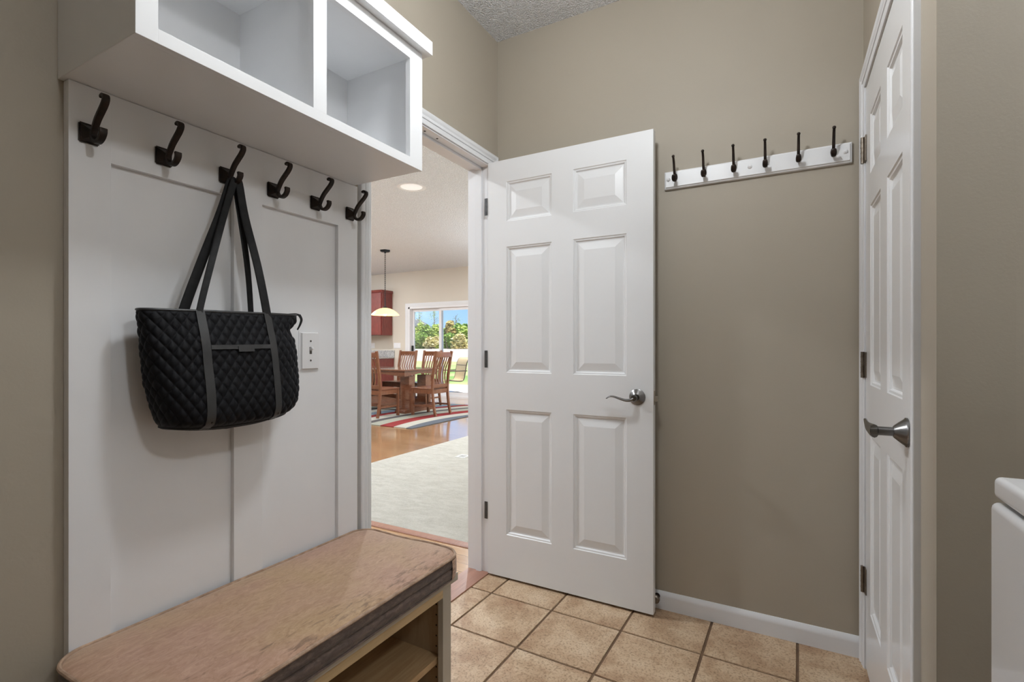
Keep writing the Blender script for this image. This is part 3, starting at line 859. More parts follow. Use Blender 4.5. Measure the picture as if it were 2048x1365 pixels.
ring_stack(bm, [(.004, zt_c - .003), (.0015, zt_c - .009), (-.0005, zt_c - .018), (.0005, zt_c - .028), (.0055, zt_c - .0325), (.0005, zt_c - .037), (-.0005, zt_c - .048), (.003, zt_c - .058), (.008, zb_c + .002), (.02, zb_c)], False, .003)
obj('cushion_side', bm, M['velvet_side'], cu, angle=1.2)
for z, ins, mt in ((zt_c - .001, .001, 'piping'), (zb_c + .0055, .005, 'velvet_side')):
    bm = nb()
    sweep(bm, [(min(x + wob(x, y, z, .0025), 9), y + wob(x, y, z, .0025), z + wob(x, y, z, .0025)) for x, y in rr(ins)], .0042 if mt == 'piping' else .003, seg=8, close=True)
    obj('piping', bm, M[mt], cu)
bm = nb()   # vertical side seam near the right front corner, wrapped corner patch
for k in range(14):
    pass
out = rr(-.0015)
corner = out[0:15]
A = [Vector((x, y, zt_c - .006)) for x, y in corner]; Bq = [Vector((x, y, zb_c + .008)) for x, y in corner]
rows = []
for f in (0, .25, .5, .75, 1):
    rows.append([bm.verts.new(a.lerp(b, f) + Vector((a.x + 1.07, a.y - .84, 0)).normalized() * (.002 * math.sin(PI * f))) for a, b in zip(A, Bq)])
for a, b in zip(rows, rows[1:]):
    for k in range(len(a) - 1): bm.faces.new((a[k], a[k + 1], b[k + 1], b[k]))
obj('corner_patch', bm, M['velvet'], cu, angle=1.2, recalc=True)

# ------------------------------------------------------------------ hook rail on the back wall
HR = thing('hook_rail', (-.124, YB, 1.82), 'white wooden rail with six slim dark hooks on the back wall', 'hook rail')
bm = nb()
RX0, RX1, RZ0, RZ1 = -.4615, .2135, 1.8215, 1.8975
pr = [(0, 0), (-.007, .0), (-.012, .0015), (-.0165, .0065), (-.0175, .0085), (-.0200, .0095)]
def board_ring(ins, y): return [(RX0 + ins, y, RZ0 + ins), (RX1 - ins, y, RZ0 + ins), (RX1 - ins, y, RZ1 - ins), (RX0 + ins, y, RZ1 - ins)]
spec = [(0, YB - .0005), (0, YB - .010), (.0015, YB - .0135), (.005, YB - .0158), (.0065, YB - .0160), (.0070, YB - .0195), (.0078, YB - .0205)]
rings = [[bm.verts.new(p) for p in board_ring(i, y)] for i, y in spec]
for a, b in zip(rings, rings[1:]):
    for k in range(4): bm.faces.new((a[k], a[(k + 1) % 4], b[(k + 1) % 4], b[k]))
bm.faces.new(rings[0]); bm.faces.new(rings[-1])
obj('rail_board', bm, M['cubby_white'], HR, angle=.3)
for x in (-.443, -.1265, .192):
    bm = nb(); lathe(bm, [(.0085, 0), (.0080, .003), (.0055, .0055), (.002, .0068), (0, .007)], (x, YB - .0202, 1.862), (0, -1, 0), 20)
    obj('screw_cap', bm, M['plastic'], HR)
for x in (-.4135, -.2975, -.1840, -.0710, .0415, .1535):
    bm = nb(); y0 = YB - .0204
    # oval foot plate
    lathe(bm, [(0, 0), (.0085, 0), (.0085, .002), (.005, .004), (0, .0042)], (x, y0, 1.866), (0, -1, 0), 20)
    for v in bm.verts: v.co.z = 1.866 + (v.co.z - 1.866) * 2.0
    up = catmull([(x, y0 - .002, 1.862), (x, y0 - .016, 1.866), (x, y0 - .027, 1.882), (x, y0 - .033, 1.902), (x, y0 - .040, 1.922), (x, y0 - .050, 1.938)], 6)
    n = len(up)
    sweep(bm, up, [.0058 - .0014 * i / n for i in range(n)], [.0048 - .001 * i / n for i in range(n)], 12, side=(1, 0, 0))
    lathe(bm, [(0, -.0065), (.0046, -.0046), (.0065, 0), (.0046, .0046), (0, .0065)], (x, y0 - .0515, 1.9395), (0, -.6, 1), 14)
    lo = catmull([(x, y0 - .002, 1.868), (x, y0 - .010, 1.853), (x, y0 - .022, 1.846), (x, y0 - .034, 1.849), (x, y0 - .040, 1.859), (x, y0 - .041, 1.866)], 6)
    n = len(lo)
    sweep(bm, lo, [.0045 + .0048 * math.sin(PI * min(1, i / n * .8)) ** 2 for i in range(n)], [.004] * n, 12, side=(1, 0, 0))
    tag(obj('rail_hook', bm, M['bronze'], HR), 'slim dark bronze double hook')

# ------------------------------------------------------------------ washing machine
WM = thing('washing_machine', (.6, .64, 0), 'white top-loading washing machine, its back corner at the right edge', 'washing machine')
bm = nb(); box(bm, .2605, .945, .31, .975, .025, .9165, .010, 4)
obj('cabinet', bm, M['enamel'], WM)
bm = nb()
box(bm, .2635, .942, .313, .972, .9215, .9535, .0085, 4)
obj('top_panel', bm, M['enamel'], WM)
bm = nb(); box(bm, .30, .91, .34, .945, .9525, .9565, .0018, 2)
obj('lid', bm, M['enamel'], WM)
bm = nb(); box(bm, .275, .93, .325, .96, .915, .923, .001)  # dark strip standing in for the shade inside the gap
obj('gap_shade_strip', bm, M['dark_gap'], WM)
for x in (.30, .90):
    for y in (.35, .93):
        bm = nb(); lathe(bm, [(0, 0), (.02, 0), (.02, .008), (.01, .012), (.01, .03), (0, .03)], (x, y, 0), seg=16)
        obj('foot', bm, M['dark_gap'], WM)

# ------------------------------------------------------------------ great room shell
bm = nb()
box(bm, XW, XL, YN, 2.352, -.05, -.0, 0); box(bm, XW, -3.56, 2.352, YF, -.05, 0, 0)
struct('floor.001', bm, M['hardwood'], 'honey hardwood floor under the dining set and across the hall', 'floor')
bm = nb(); box(bm, -3.56, XG, 2.395, YF, -.05, .008, .004)
struct('floor.002', bm, M['carpet'], 'pale cut-pile carpet between the hall and the dining area', 'carpet', smooth=True)
bm = nb(); prism(bm, [(2.345, -.01), (2.345, .004), (2.352, .009), (2.392, .011), (2.400, .009), (2.400, -.01)], -3.56, XG, 'x')
struct('trim_4', bm, M['threshold'], 'reddish wood edging strip between the hall floor and the carpet', 'floor trim')
bm = nb()
box(bm, XL - .048, XL + .0, D0 + .001, D1 - .001, -.01, .006, .002); box(bm, XG + .001, XL - .050, D0 + .001, D1 - .001, -.01, .0035, .001)
struct('trim_5', bm, M['threshold'], 'reddish wood threshold in the doorway beside the tiles', 'threshold', smooth=True)
bm = nb(); box(bm, XW, XG, YN, YF, H2, H2 + .1)
struct('ceiling.001', bm, M['popcorn2'], 'pale textured ceiling over the dining area', 'ceiling')
# far wall with the patio door opening, and a second window added beyond the view for daylight
P0, P1, PZ = -7.80, -6.03, 2.085
bm = nb()
box(bm, XW, P0, YF, YF + .14, 0, H2); box(bm, P0, P1, YF, YF + .14, PZ, H2)
box(bm, P1, -4.9, YF, YF + .14, 0, H2); box(bm, -4.9, -2.6, YF, YF + .14, 0, .7); box(bm, -4.9, -2.6, YF, YF + .14, 2.2, H2); box(bm, -2.6, XG, YF, YF + .14, 0, H2)
struct('wall_far', bm, M['cream_wall'], 'cream far wall of the dining area around the sliding glass door', 'wall')
bm = nb(); box(bm, XW - .1, XW, YN, YF + .14, 0, H2)
struct('wall_kitchen', bm, M['cream_wall'], 'cream side wall of the kitchen', 'wall')
bm = nb(); box(bm, XG, XG + .1, YB + .11, YF, 0, H2)
struct('wall_living', bm, M['cream_wall'], 'cream wall on the right of the carpeted area', 'wall')
bm = nb(); box(bm, XW, XG, YN - .1, YN, 0, H2)
struct('wall_entry', bm, M['cream_wall'], 'cream wall at the near end of the hall', 'wall')

# sliding glass door
pd = thing('door_3', (-6.92, YF, 0), 'white sliding glass patio door in the far wall', 'sliding door', kind='structure')
bm = nb()
box(bm, P0, P0 + .045, YF - .01, YF + .13, 0, PZ, .002); box(bm, P1 - .045, P1, YF - .01, YF + .13, 0, PZ, .002)
box(bm, P0, P1, YF - .01, YF + .13, PZ - .045, PZ, .002); box(bm, P0, P1, YF - .01, YF + .13, 0, .045, .002)
obj('outer_frame', bm, M['vinyl_frame'], pd)
for a, b, y in ((P0 + .046, -6.86, YF + .075), (-6.93, P1 - .046, YF + .03)):
    bm = nb()
    w = .065
    box(bm, a, a + w, y, y + .035, .046, PZ - .046, .002); box(bm, b - w, b, y, y + .035, .046, PZ - .046, .002)
    box(bm, a + w, b - w, y, y + .035, .046, .13, .002); box(bm, a + w, b - w, y, y + .035, PZ - .11, PZ - .046, .002)
    sash = obj('sash', bm, M['vinyl_frame'], pd)
    bm = nb(); box(bm, a + w - .005, b - w + .005, y + .014, y + .02, .125, PZ - .105)
    obj('pane', bm, M['glass'], sash, smooth=False)
bm = nb(); box(bm, P0 + .06, P0 + .095, YF + .04, YF + .078, .95, 1.18, .006)
obj('handle', bm, M['black_iron'], pd)
bm = nb()
PC = [(0, 0), (0, .012), (.02, .014), (.03, .02), (.07, .022), (.085, .018), (.085, 0)]
casing(bm, [(P0, 0), (P0, PZ), (P1, PZ), (P1, 0)], PC, lambda u, z, h: (u, YF - h, z))
struct('trim_6', bm, M['white'], 'white casing around the sliding glass door', 'door trim', smooth=True)
wn = thing('added_window_1', (-3.75, YF, .7), 'added unseen white framed window right of the sliding door, for more daylight', 'window', kind='structure')
bm = nb()
for a, b, c, d in ((-4.9, -4.83, .7, 2.2), (-2.67, -2.6, .7, 2.2), (-3.79, -3.71, .7, 2.2), (-4.9, -2.6, .7, .77), (-4.9, -2.6, 2.13, 2.2)): box(bm, a, b, YF, YF + .1, c, d, .002)
wf = obj('window_frame', bm, M['vinyl_frame'], wn)
bm = nb(); box(bm, -4.86, -2.64, YF + .04, YF + .046, .74, 2.16); obj('pane', bm, M['glass'], wf, smooth=False)

# recessed light
def can(x, y, label, lens='can_lens'):
    t = thing('recessed_light', (x, y, H2), label, 'recessed light')
    bm = nb(); lathe(bm, [(.158, 0), (.158, -.005), (.150, -.009), (.128, -.008), (.118, .0), (.118, -.0005), (.158, -.0003)], (x, y, H2 - .0005), seg=40)
    obj('trim_ring', bm, M['plastic'], t)
    bm = nb(); lathe(bm, [(.120, -.0008), (.09, -.0045), (.045, -.006), (0, -.0065)], (x, y, H2 - .0003), seg=32)
    obj('lens', bm, M[lens], t)
can(-3.638, 4.295, 'white round recessed light in the dining area ceiling')

# floor register in the carpet
fr = thing('floor_register', (-2.932, 4.27, .008), 'small white metal floor vent set in the pale carpet', 'floor vent')
bm = nb(); 
for a, b, c, d in ((-2.990, -2.875, 4.205, 4.225), (-2.990, -2.875, 4.315, 4.335), (-2.990, -2.970, 4.225, 4.315), (-2.895, -2.875, 4.225, 4.315)): box(bm, a, b, c, d, .0082, .0125, .001)
obj('register_frame', bm, M['register'], fr)
bm = nb()
for k in range(5): box(bm, -2.966 + .0155 * k, -2.960 + .0155 * k, 4.226, 4.314, .0082, .0115, .0008)
obj('louvers', bm, M['register'], fr)
bm = nb(); box(bm, -2.971, -2.894, 4.224, 4.316, .0080, .0086); obj('vent_opening', bm, M['dark_gap'], fr)

# rug
RGC = (-1.98, 6.15)
bm = nb()
box(bm, -7.95, -4.555, 5.385, 8.12, .0005, .011, .003)
rug = obj('area_rug', bm, M['rug'], None, origin=(RGC[0], RGC[1], 0))
tag(rug, 'rug with sweeping red, cream and slate arcs under the dining table', 'rug')

# pendant
px, py = -6.44, 6.87
pn = thing('pendant_light', (px, py, 1.73), 'amber glass bowl pendant on a black chain over the dining table', 'pendant light')
bm = nb()
hexr = [(.10 * math.cos(PI / 3 * k + .2), .10 * math.sin(PI / 3 * k + .2)) for k in range(6)]
prism(bm, [(px + a, py + b) for a, b in hexr], H2 - .022, H2 - .0005, 'z'); prism(bm, [(px + a * .8, py + b * .8) for a, b in hexr], H2 - .032, H2 - .022, 'z')
lathe(bm, [(.02, 0), (.016, -.02), (0, -.028)], (px, py, H2 - .032), seg=14)
obj('canopy', bm, M['black_iron'], pn, angle=.3)
bm = nb(); z = H2 - .055; k = 0
while z > 2.02:
    pts = []
    for i in range(14):
        a = 2 * PI * i / 14; u = .011 * math.cos(a); v = .024 * math.sin(a)
        pts.append((px + (u if k % 2 else 0), py + (0 if k % 2 else u), z - .018 + v))
    sweep(bm, pts, .0032, seg=6, close=True); z -= .037; k += 1
obj('chain', bm, M['black_iron'], pn)
bm = nb()
sweep(bm, [(px, py, 2.03), (px, py, 1.86)], .009, seg=10)
for s in (-1, 1):
    sweep(bm, catmull([(px, py, 2.03), (px + s * .03, py - s * .03, 1.99), (px + s * .028, py - s * .028, 1.93), (px + s * .045, py - s * .045, 1.872)], 6), .0055, seg=8)
lathe(bm, [(0, .02), (.03, .018), (.05, .0), (.045, -.006), (0, -.006)], (px, py, 1.866), seg=20)
obj('frame', bm, M['black_iron'], pn)
bm = nb()
lathe(bm, [(.255, 0), (.235, .026), (.20, .060), (.15, .095), (.095, .119), (.045, .130), (.02, .132), (.02, .128), (.045, .126), (.093, .114), (.148, .090), (.197, .056), (.231, .023), (.250, -.001)], (px, py, 1.730), seg=48)
obj('glass_shade', bm, M['shade'], pn)
bm = nb(); lathe(bm, [(0, -.045), (.018, -.040), (.030, -.022), (.032, 0), (.022, .028), (.013, .045), (0, .046)], (px, py, 1.763), seg=20)
obj('bulb', bm, M['bulb'], pn)

# kitchen run
bc = thing('base_cabinet', (-9.4, 8.78, 0), 'dark cherry base cabinet at the far kitchen wall under the granite', 'cabinet')
bm = nb(); box(bm, XW + .02, -8.25, 8.50, YF - .002, .10, .872, .002); box(bm, XW + .02, -8.27, 8.56, YF - .002, 0, .10)
obj('body', bm, M['cherry'], bc)
for a in (-8.74, -9.2, -9.66):
    bm = nb(); box(bm, a, a + .44, 8.482, 8.50, .13, .69, .004); box(bm, a + .07, a + .37, 8.478, 8.483, .20, .62, .002); obj('door', bm, M['cherry'], bc)
    bm = nb(); box(bm, a, a + .44, 8.482, 8.50, .71, .85, .004); obj('drawer', bm, M['cherry'], bc)
ct = thing('granite_countertop', (-9.4, 8.78, .872), 'speckled grey granite countertop with backsplash on the kitchen cabinet', 'countertop')
bm = nb(); box(bm, XW + .02, -8.225, 8.46, YF - .002, .8725, .912, .006, 3); obj('slab', bm, M['granite'], ct)
bm = nb(); box(bm, XW + .02, -8.225, YF - .024, YF - .0015, .9125, 1.065, .003); obj('backsplash', bm, M['granite'], ct)
uc = thing('wall_cabinet', (-9.2, 8.93, 1.37), 'dark cherry upper kitchen cabinet on the far wall behind the pendant', 'cabinet')
bm = nb(); box(bm, -10.2, -8.30, 8.755, YF - .002, 1.425, 2.43, .002); obj('body', bm, M['cherry'], uc)
bm = nb()
prism(bm, [(8.755, 2.43), (8.735, 2.445), (8.715, 2.475), (8.712, 2.49), (YF - .002, 2.49), (YF - .002, 2.43)], -10.2, -8.28, 'x')
obj('crown', bm, M['cherry'], uc)
for a in (-8.86, -9.42, -9.98):
    bm = nb()
    box(bm, a, a + .54, 8.735, 8.7545, 1.435, 2.42, .003)
    d = obj('door', bm, M['cherry'], uc)
    bm = nb()
    R = [[(a + i, y, 1.435 + i), (a + .54 - i, y, 1.435 + i), (a + .54 - i, y, 2.42 - i), (a + i, y, 2.42 - i)] for i, y in ((.065, 8.7348), (.07, 8.739), (.085, 8.740), (.11, 8.7335))]
    R = [[bm.verts.new(p) for p in r] for r in R]
    for r0, r1 in zip(R, R[1:]):
        for k in range(4): bm.faces.new((r0[k], r0[(k + 1) % 4], r1[(k + 1) % 4], r1[k]))
    bm.faces.new(R[-1])
    for k, (ux, uz) in enumerate(((0, 0),)): pass
    obj('raised_panel', bm, M['cherry'], d)
for x, w, lab in ((-8.145, .105, 'double white outlet plate on the far wall beside the sliding door'), (-8.94, .075, 'white outlet plate at the left edge of the view above the granite')):
    t = thing('wall_outlet', (x, YF, 1.12), lab, 'outlet')
    bm = nb(); box(bm, x - w, x + w, YF - .006, YF - .0003, 1.115, 1.245, .003); obj('plate', bm, M['plastic'], t)
    for s in ((-.045, .045) if w > .1 else (0,)):
        bm = nb(); box(bm, x + s - .017, x + s + .017, YF - .008, YF - .0055, 1.147, 1.213, .002)
        obj('receptacle', bm, M['vinyl_frame'], t)

# dining table
TX0, TX1, TY0, TY1 = -7.26, -5.60, 6.44, 7.40
dt = thing('dining_table', (-6.43, 6.92, 0), 'cherry wood trestle dining table under the amber pendant', 'table')
bm = nb(); box(bm, TX0, TX1, TY0, TY1, .735, .762, .006, 3); obj('tabletop', bm, M['table'], dt)
bm = nb()
arch = [(TY0 + .03, .735)] + [(TY0 + .03, .645)] + [(TY0 + .12 + (TY1 - TY0 - .24) * k / 12, .645 + .035 * math.sin(PI * k / 12)) for k in range(13)] + [(TY1 - .03, .645), (TY1 - .03, .735)]
for x in (TX0 + .03, TX1 - .055): prism(bm, arch, x, x + .025, 'x')
arch = [(TX0 + .055, .735), (TX0 + .055, .645)] + [(TX0 + .15 + (TX1 - TX0 - .3) * k / 12, .645 + .04 * math.sin(PI * k / 12)) for k in range(13)] + [(TX1 - .055, .645), (TX1 - .055, .735)]
for y in (TY0 + .03, TY1 - .055): prism(bm, arch, y, y + .025, 'y')
obj('apron', bm, M['table'], dt)
for x in (-5.86, -7.20):
    for y in (6.62, 7.07):
        bm = nb(); box(bm, x, x + .2, y, y + .15, .062, .645, .005); obj('column', bm, M['table'], dt)
    bm = nb(); prism(bm, [(6.50, .012), (6.50, .05), (6.58, .085), (7.26, .085), (7.34, .05), (7.34, .012)], x - .01, x + .21, 'x'); obj('foot', bm, M['table'], dt)
bm = nb(); prism(bm, [(-6.999, .10), (-6.999, .20)] + [(-6.999 + 1.138 * k / 12, .20 + .06 * math.sin(PI * k / 12)) for k in range(13)] + [(-5.861, .20), (-5.861, .10)], 6.885, 6.915, 'y')
bm.free(); bm = nb()
prism(bm, [(-7.0, .10)] + [(-7.0 + 1.14 * k / 12, .20 + .06 * math.sin(PI * k / 12)) for k in range(13)] + [(-5.86, .10)], 6.70, 6.73, 'y')
prism(bm, [(-7.0, .10)] + [(-7.0 + 1.14 * k / 12, .20 + .06 * math.sin(PI * k / 12)) for k in range(13)] + [(-5.86, .10)], 7.11, 7.14, 'y')
obj('stretcher', bm, M['table'], dt)

# dining chair, facing +y, origin on the floor under the seat centre
def make_chair():
    r = thing('dining_chair', (0, 0, 0), 'x', 'chair', 'slat-back chairs around the dining table')
    w = .225
    bm = nb()
    box(bm, -w + .005, w - .005, -.20, .225, .435, .462, .008, 3)
    for v in bm.verts:
        if v.co.z > .45: v.co.z -= .012 * max(0, 1 - (v.co.x / .18) ** 2) * max(0, 1 - ((v.co.y - .01) / .2) ** 2)
    obj('seat', bm, M['oak'], r)
    for s in (-1, 1):
        bm = nb(); box(bm, s * (w - .02) - .02, s * (w - .02) + .02, .175, .215, .0, .435, .003); obj('leg', bm, M['oak'], r)
        bm = nb()
        pts = catmull([(s * (w - .02), -.275, .006), (s * (w - .02), -.235, .2), (s * (w - .02), -.215, .44), (s * (w - .018), -.235, .70), (s * (w - .016), -.300, 1.065)], 6)
        sweep(bm, pts, .020, .020, 12, side=(1, 0, 0), square=True); obj('back_post', bm, M['oak'], r)
    bm = nb()
    box(bm, -w + .04, w - .04, .185, .207, .365, .434, .002)
    box(bm, -w + .04, w - .04, -.225, -.205, .365, .434, .002)
    for s in (-1, 1): box(bm, s * (w - .02) - .011, s * (w - .02) + .011, -.20, .178, .365, .434, .002)
    obj('seat_frame', bm, M['oak'], r)
    bm = nb()
    for s in (-1, 1): box(bm, s * (w - .02) - .009, s * (w - .02) + .009, -.235, .18, .15, .18, .002)
    box(bm, -w + .03, w - .03, -.02, .0, .15, .18, .002)
    obj('stretcher', bm, M['oak'], r)
    bm = nb()
    pts = [( (w - .035) * math.sin(PI / 2 * k / 6), -.287 - .022 * math.cos(PI / 2 * k / 6), 1.005) for k in range(-6, 7)]
    sweep(bm, pts, .045, .011, 12, side=(0, .15, 1), square=True); obj('crest_rail', bm, M['oak'], r)
    bm = nb()
    box(bm, -w + .035, w - .035, -.228, -.206, .462, .520, .003); obj('lower_rail', bm, M['oak'], r)
    for k in range(6):
        x = -.150 + .06 * k; bm = nb()
        pts = catmull([(x, -.217, .50), (x, -.198, .62), (x, -.215, .76), (x, -.262, .88), (x, -.300, .985)], 5)
        sweep(bm, pts, .0135, .006, 10, side=(1, 0, 0), square=True); obj('slat', bm, M['oak'], r)
    return r
chairs = [((-5.26, 6.68), PI / 2, 'cherry slat-back chair at the right head of the table, back to the sliding door'),
          ((-5.845, 6.12), 0, 'cherry slat-back chair on the near side of the table, cut by the left door casing'),
          ((-6.70, 7.52), PI, 'cherry slat-back chair behind the table, in front of the granite counter'),
          ((-6.08, 7.52), PI, 'cherry slat-back chair behind the table, in front of the glass door')]
c0 = make_chair()
bpy.context.view_layer.update()
for i, ((x, y), a, lab) in enumerate(chairs):
    o = c0 if i == 0 else copy_tree(c0)
    o.location = (x, y, .0115); o.rotation_euler = (0, 0, a); o['label'] = lab

# ------------------------------------------------------------------ outside
bm = nb(); box(bm, -14, 2, YF + .14, 13.2, -.22, -.06)
tag(obj('patio_slab', bm, M['concrete'], smooth=False), 'sunlit pale concrete patio outside the sliding door', 'patio', kind='structure')
bm = nb(); box(bm, -80, 40, 13.2, 37, -.3, -.15)
box(bm, -80, -14, YF - 6, 13.2, -.3, -.15); box(bm, 2, 40, YF - 6, 13.2, -.3, -.15)
tag(obj('lawn', bm, M['lawn'], smooth=False), 'patchy green and straw lawn beyond the patio', 'lawn', kind='structure')
bm = nb(); prism(bm, [(37, -.4), (37, -.15), (39, .55), (41, .95), (90, 1.6), (90, -.4)], -110, 40, 'x')
tag(obj('gravel_bank', bm, M['gravel'], smooth=False), 'pale gravel bank rising behind the lawn', 'ground', kind='structure')

def foliage(name, c, rx, ry, rz, n, size, mat, parent, seed):
    R = random.Random(seed); bm = nb()
    blobs = [(Vector((R.uniform(-.6, .6) * rx, R.uniform(-.6, .6) * ry, R.uniform(-.5, .6) * rz)), R.uniform(.35, .6)) for _ in range(7)]
    for _ in range(n):
        b, s = R.choice(blobs)
        d = Vector((R.gauss(0, 1), R.gauss(0, 1), R.gauss(0, 1))).normalized() * (R.random() ** .4)
        p = Vector(c) + b + Vector((d.x * rx * s, d.y * ry * s, d.z * rz * s))
        q = Matrix.Rotation(R.uniform(0, 6.28), 3, 'Z') @ Matrix.Rotation(R.uniform(0, 3.1), 3, 'X')
        z = size * R.uniform(.6, 1.3)
        vs = [bm.verts.new(p + q @ Vector(v)) for v in ((-z, 0, 0), (0, -z * .45, 0), (z, 0, .1 * z), (0, z * .45, 0))]
        bm.faces.new(vs)
    return obj(name, bm, mat, parent, smooth=False, recalc=False)
SH = [(-37.1, 44.3, 1.0, 3.2, 'leaf_lime', 'tall yellow-green shrub at the far left edge of the left glass pane'),
      (-35.6, 44.6, 1.0, 2.5, 'leaf_green', 'green shrub below the distant grey roof in the left glass pane'),
      (-34.3, 44.2, 1.0, 2.6, 'leaf_lime', 'yellow-green shrub in the right half of the left glass pane'),
      (-33.2, 44.6, .9, 2.6, 'leaf_green', 'green shrub mostly covered by the centre stile of the sliding door'),
      (-32.2, 44.3, 1.0, 3.0, 'leaf_orange', 'orange-tinged shrub just right of the centre stile of the sliding door'),
      (-31.0, 44.5, 1.0, 3.2, 'leaf_green', 'tall green shrub in the middle of the right glass pane'),
      (-29.9, 44.2, 1.0, 2.7, 'leaf_lime', 'yellow-green shrub at the right edge of the right glass pane'),
      (-34.6, 42.2, .9, 1.6, 'leaf_green', 'low green shrub at the foot of the left glass pane, left side'),
      (-32.9, 42.0, .8, 1.4, 'leaf_straw', 'low straw-coloured shrub in the left glass pane, right side'),
      (-30.9, 42.2, .8, 1.6, 'leaf_green', 'low green shrub just right of the centre stile'),
      (-29.1, 42.0, .9, 1.5, 'leaf_straw', 'low straw-coloured shrub at the right side of the right glass pane')]
for i, (x, y, w, h, mt, lab) in enumerate(SH):
    g = .98
    t = thing('shrub', (x, y, g), lab, 'shrub', 'shrubs on the gravel bank')
    foliage('foliage', (x, y, g + h * .40), w * 1.2, w * .8, h * .66, int(2600 * h / 2), .19, M[mt], t, 50 + i)
    bm = nb()
    for k in range(3):
        a = k * 2.1 + i
        sweep(bm, [(x, y, g - .1), (x + .25 * math.cos(a), y + .25 * math.sin(a), g + h * .35), (x + .5 * math.cos(a), y + .4 * math.sin(a), g + h * .7)], [.06, .04, .02], seg=6)
    obj('stem', bm, M['bark'], t)
for i, (x, y, h, lab) in enumerate(((-41.1, 50, 5.0, 'thin sparse tree rising over the shrubs at the left of the left glass pane'), (-38.7, 50, 4.9, 'thin sparse tree rising over the shrubs at the right of the left glass pane'), (-35.4, 50, 4.0, 'thin sparse tree rising over the shrubs in the right glass pane'))):
    g = 1.05
    t = thing('young_tree', (x, y, g), lab, 'tree', 'young trees behind the shrubs')
    bm = nb(); R = random.Random(i + 3)
    sweep(bm, [(x, y, g - .1), (x + .05, y, g + h * .5), (x, y, g + h)], [.09, .06, .02], seg=8)
    for k in range(9):
        z = g + h * (.45 + .06 * k); a = R.uniform(0, 6.28)
        sweep(bm, [(x, y, z), (x + .45 * math.cos(a), y + .45 * math.sin(a), z + .45)], [.03, .01], seg=5)
    obj('trunk', bm, M['bark'], t)
    foliage('foliage', (x, y, g + h * .74), .8, .8, h * .30, 260, .07, M['leaf_green'], t, 90 + i)
# distant house
hs = thing('house', (-80.8, 92, 0), 'distant house with a grey roof above the shrubs', 'house')
bm = nb(); box(bm, -83.6, -78.0, 90, 99, 0, 6.3); obj('wall', bm, M['siding'], hs, smooth=False)
bm = nb(); prism(bm, [(89.4, 6.2), (94.5, 7.9), (99.6, 6.2)], -84.0, -77.6, 'x'); obj('roof', bm, M['roof_shingle'], hs, smooth=False)

# patio chair: sling on a bent tube frame, facing left-forward
pc = thing('patio_chair', (0, 0, 0), 'tan sling patio chair with a dark tube frame outside the glass door', 'chair')
def arc_pts(s):   # side rail from headrest down to seat front, local: +y is forward
    return catmull([(s * .27, -.40, .93), (s * .27, -.33, .90), (s * .27, -.275, .80), (s * .27, -.235, .60), (s * .27, -.20, .42), (s * .27, -.14, .345), (s * .27, .02, .345), (s * .27, .25, .375), (s * .27, .32, .36)], 6)
a0, a1 = arc_pts(-1), arc_pts(1)
bm = nb(); prev = None
for p, q in zip(a0, a1):
    cur = [bm.verts.new(p + Vector((.008, .006, .006))), bm.verts.new(q + Vector((-.008, .006, .006))), bm.verts.new(q + Vector((-.008, .003, .002))), bm.verts.new(p + Vector((.008, .003, .002)))]
    if prev:
        for k in range(4): bm.faces.new((prev[k], prev[(k + 1) % 4], cur[(k + 1) % 4], cur[k]))
    prev = cur
obj('sling', bm, M['sling'], pc)
bm = nb(); sweep(bm, a0, .0125, seg=10); sweep(bm, a1, .0125, seg=10)
for p, q in ((a0[0], a1[0]), (a0[14], a1[14]), (a0[30], a1[30])): sweep(bm, [p, q], .010, seg=8)
obj('frame', bm, M['chair_metal'], pc)
for s in (-1, 1):
    bm = nb()
    sweep(bm, catmull([(s * .30, -.26, .60), (s * .30, -.02, .60), (s * .30, .22, .60), (s * .30, .29, .56), (s * .30, .30, .40), (s * .30, .30, .12), (s * .30, .27, .02), (s * .30, .18, .013), (s * .30, -.10, .013), (s * .30, -.30, .013)], 6), .0125, seg=10)
    obj('sled_leg', bm, M['chair_metal'], pc)
for y, z in ((.16, .36), (-.29, .013)):
    bm = nb(); sweep(bm, [(-.30, y, z), (.30, y, z)], .0115, seg=8)
    obj('cross_bar', bm, M['chair_metal'], pc)
pc.location = (-7.50, 10.45, -.06); pc.rotation_euler = (0, 0, math.radians(152))

# ------------------------------------------------------------------ lamps, sky, camera
def area(name, loc, power, size, rot=(0, 0, 0), col=(.93, .97, 1), shape='DISK', spread=PI):
    l = bpy.data.lights.new(name, 'AREA'); l.energy = power; l.size = size; l.shape = shape; l.color = col; l.spread = spread
    o = bpy.data.objects.new(name, l); COL.objects.link(o); o.location = loc; o.rotation_euler = rot; return o
def point(name, loc, power, r=.1, col=(.93, .97, 1)):
    l = bpy.data.lights.new(name, 'POINT'); l.energy = power; l.shadow_soft_size = r; l.color = col
    o = bpy.data.objects.new(name, l); COL.objects.link(o); o.location = loc; return o
for x, y, p, lab in ((-.45, 1.04, 33, 'bare-bulb ceiling light over the middle of the entry room'), (1.0, .40, 30, 'added unseen bare-bulb fill light over the washing machine side')):  # second lamp is an unseen fill, added to brighten the hook board
    t = thing('ceiling_or_fill_light', (x, y, H1), lab, 'ceiling light')
    bm = nb(); lathe(bm, [(.07, 0), (.072, -.012), (.06, -.02), (.010, -.024), (.010, -.19), (.022, -.195), (.02, -.23), (0, -.23)], (x, y, H1 - .0005), seg=36); obj('base', bm, M['plastic'], t)
    bm = nb(); lathe(bm, [(0, -.23), (.014, -.232), (.022, -.25), (.032, -.275), (.024, -.302), (0, -.311)], (x, y, H1), seg=24); obj('lamp_bulb', bm, M['fixture'], t)
    point('entry_or_fill_lamp', (x, y, H1 - .29), p, .09)
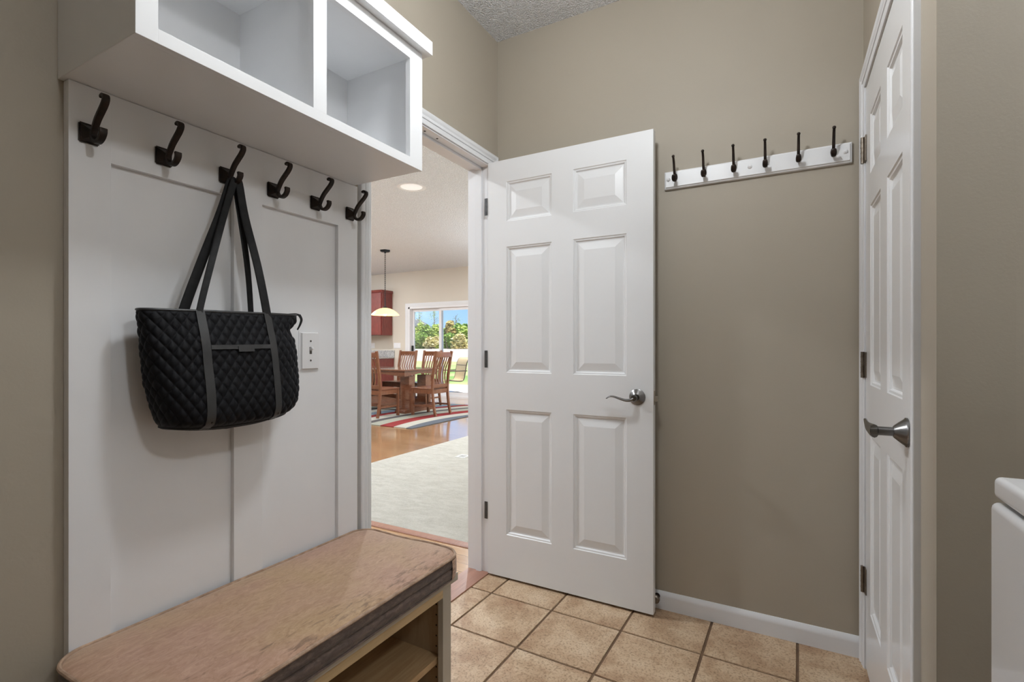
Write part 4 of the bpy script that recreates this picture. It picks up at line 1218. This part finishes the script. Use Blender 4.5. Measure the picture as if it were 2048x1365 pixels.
for x, y, p in ((-3.64, 4.295, 45), (-7.6, 4.6, 55), (-8.4, 7.2, 40), (-4.6, 7.4, 45), (-2.6, 6.5, 30), (-2.9, 1.4, 40)):  # first sits at the visible can, the others are added unseen fill
    area('downlight_or_fill', (x, y, H2 - .03), p, .16)
for x, y, p in ((-3.6, .6, 90), (-2.6, 7.6, 90), (-9.9, 5.6, 80), (-7.2, 2.6, 90)):  # added unseen fill, bounced off the great room ceiling
    area('fill_uplight', (x, y, 1.9), p, .35, (PI, 0, 0), (.78, .89, 1))
l = bpy.data.lights.new('pendant_bulb', 'POINT'); l.energy = 7; l.color = (1, .72, .40); l.shadow_soft_size = .03
o = bpy.data.objects.new('pendant_bulb', l); COL.objects.link(o); o.location = (px, py, 1.69)
s = bpy.data.lights.new('sun', 'SUN'); s.energy = 7.0; s.angle = math.radians(.6); s.color = (1, .93, .82)
o = bpy.data.objects.new('sun', s); COL.objects.link(o); o.rotation_euler = Vector((-.45, .20, -.80)).to_track_quat('-Z', 'Y').to_euler()

w = bpy.data.worlds.new('sky'); bpy.context.scene.world = w; w.use_nodes = True
nt = w.node_tree; bg = nt.nodes['Background']
tc = nt.nodes.new('ShaderNodeTexCoord'); sx = nt.nodes.new('ShaderNodeSeparateXYZ'); nt.links.new(tc.outputs['Generated'], sx.inputs[0])
rp = ramp(nt, [(0, (.50, .68, .95)), (.035, (.38, .62, .98)), (.09, (.33, .58, .98)), (.5, (.22, .42, .85))])
nt.links.new(sx.outputs['Z'], rp.inputs['Fac']); nt.links.new(rp.outputs['Color'], bg.inputs['Color']); bg.inputs['Strength'].default_value = 1.15

cam = bpy.data.cameras.new('camera'); cam.lens = 36 * 995 / 2048; cam.sensor_width = 36; cam.sensor_fit = 'HORIZONTAL'
cam.shift_y = 12.5 / 2048; cam.clip_start = .02; cam.clip_end = 500
co = bpy.data.objects.new('camera', cam); COL.objects.link(co)
co.location = (0, 0, 1.14); co.rotation_euler = (PI / 2, 0, math.atan(548 / 995))
sc = bpy.context.scene; sc.camera = co
sc.view_settings.view_transform = 'Standard'; sc.view_settings.look = 'None'
sc.view_settings.exposure = 0.26; sc.view_settings.gamma = 1; sc.view_settings.use_curve_mapping = False
sc.cycles.use_denoising = True
sc.cycles.use_adaptive_sampling = True; sc.cycles.adaptive_threshold = .018
sc.cycles.max_bounces = 9; sc.cycles.diffuse_bounces = 6; sc.cycles.glossy_bounces = 5; sc.cycles.transparent_max_bounces = 12
sc.cycles.sample_clamp_indirect = 6
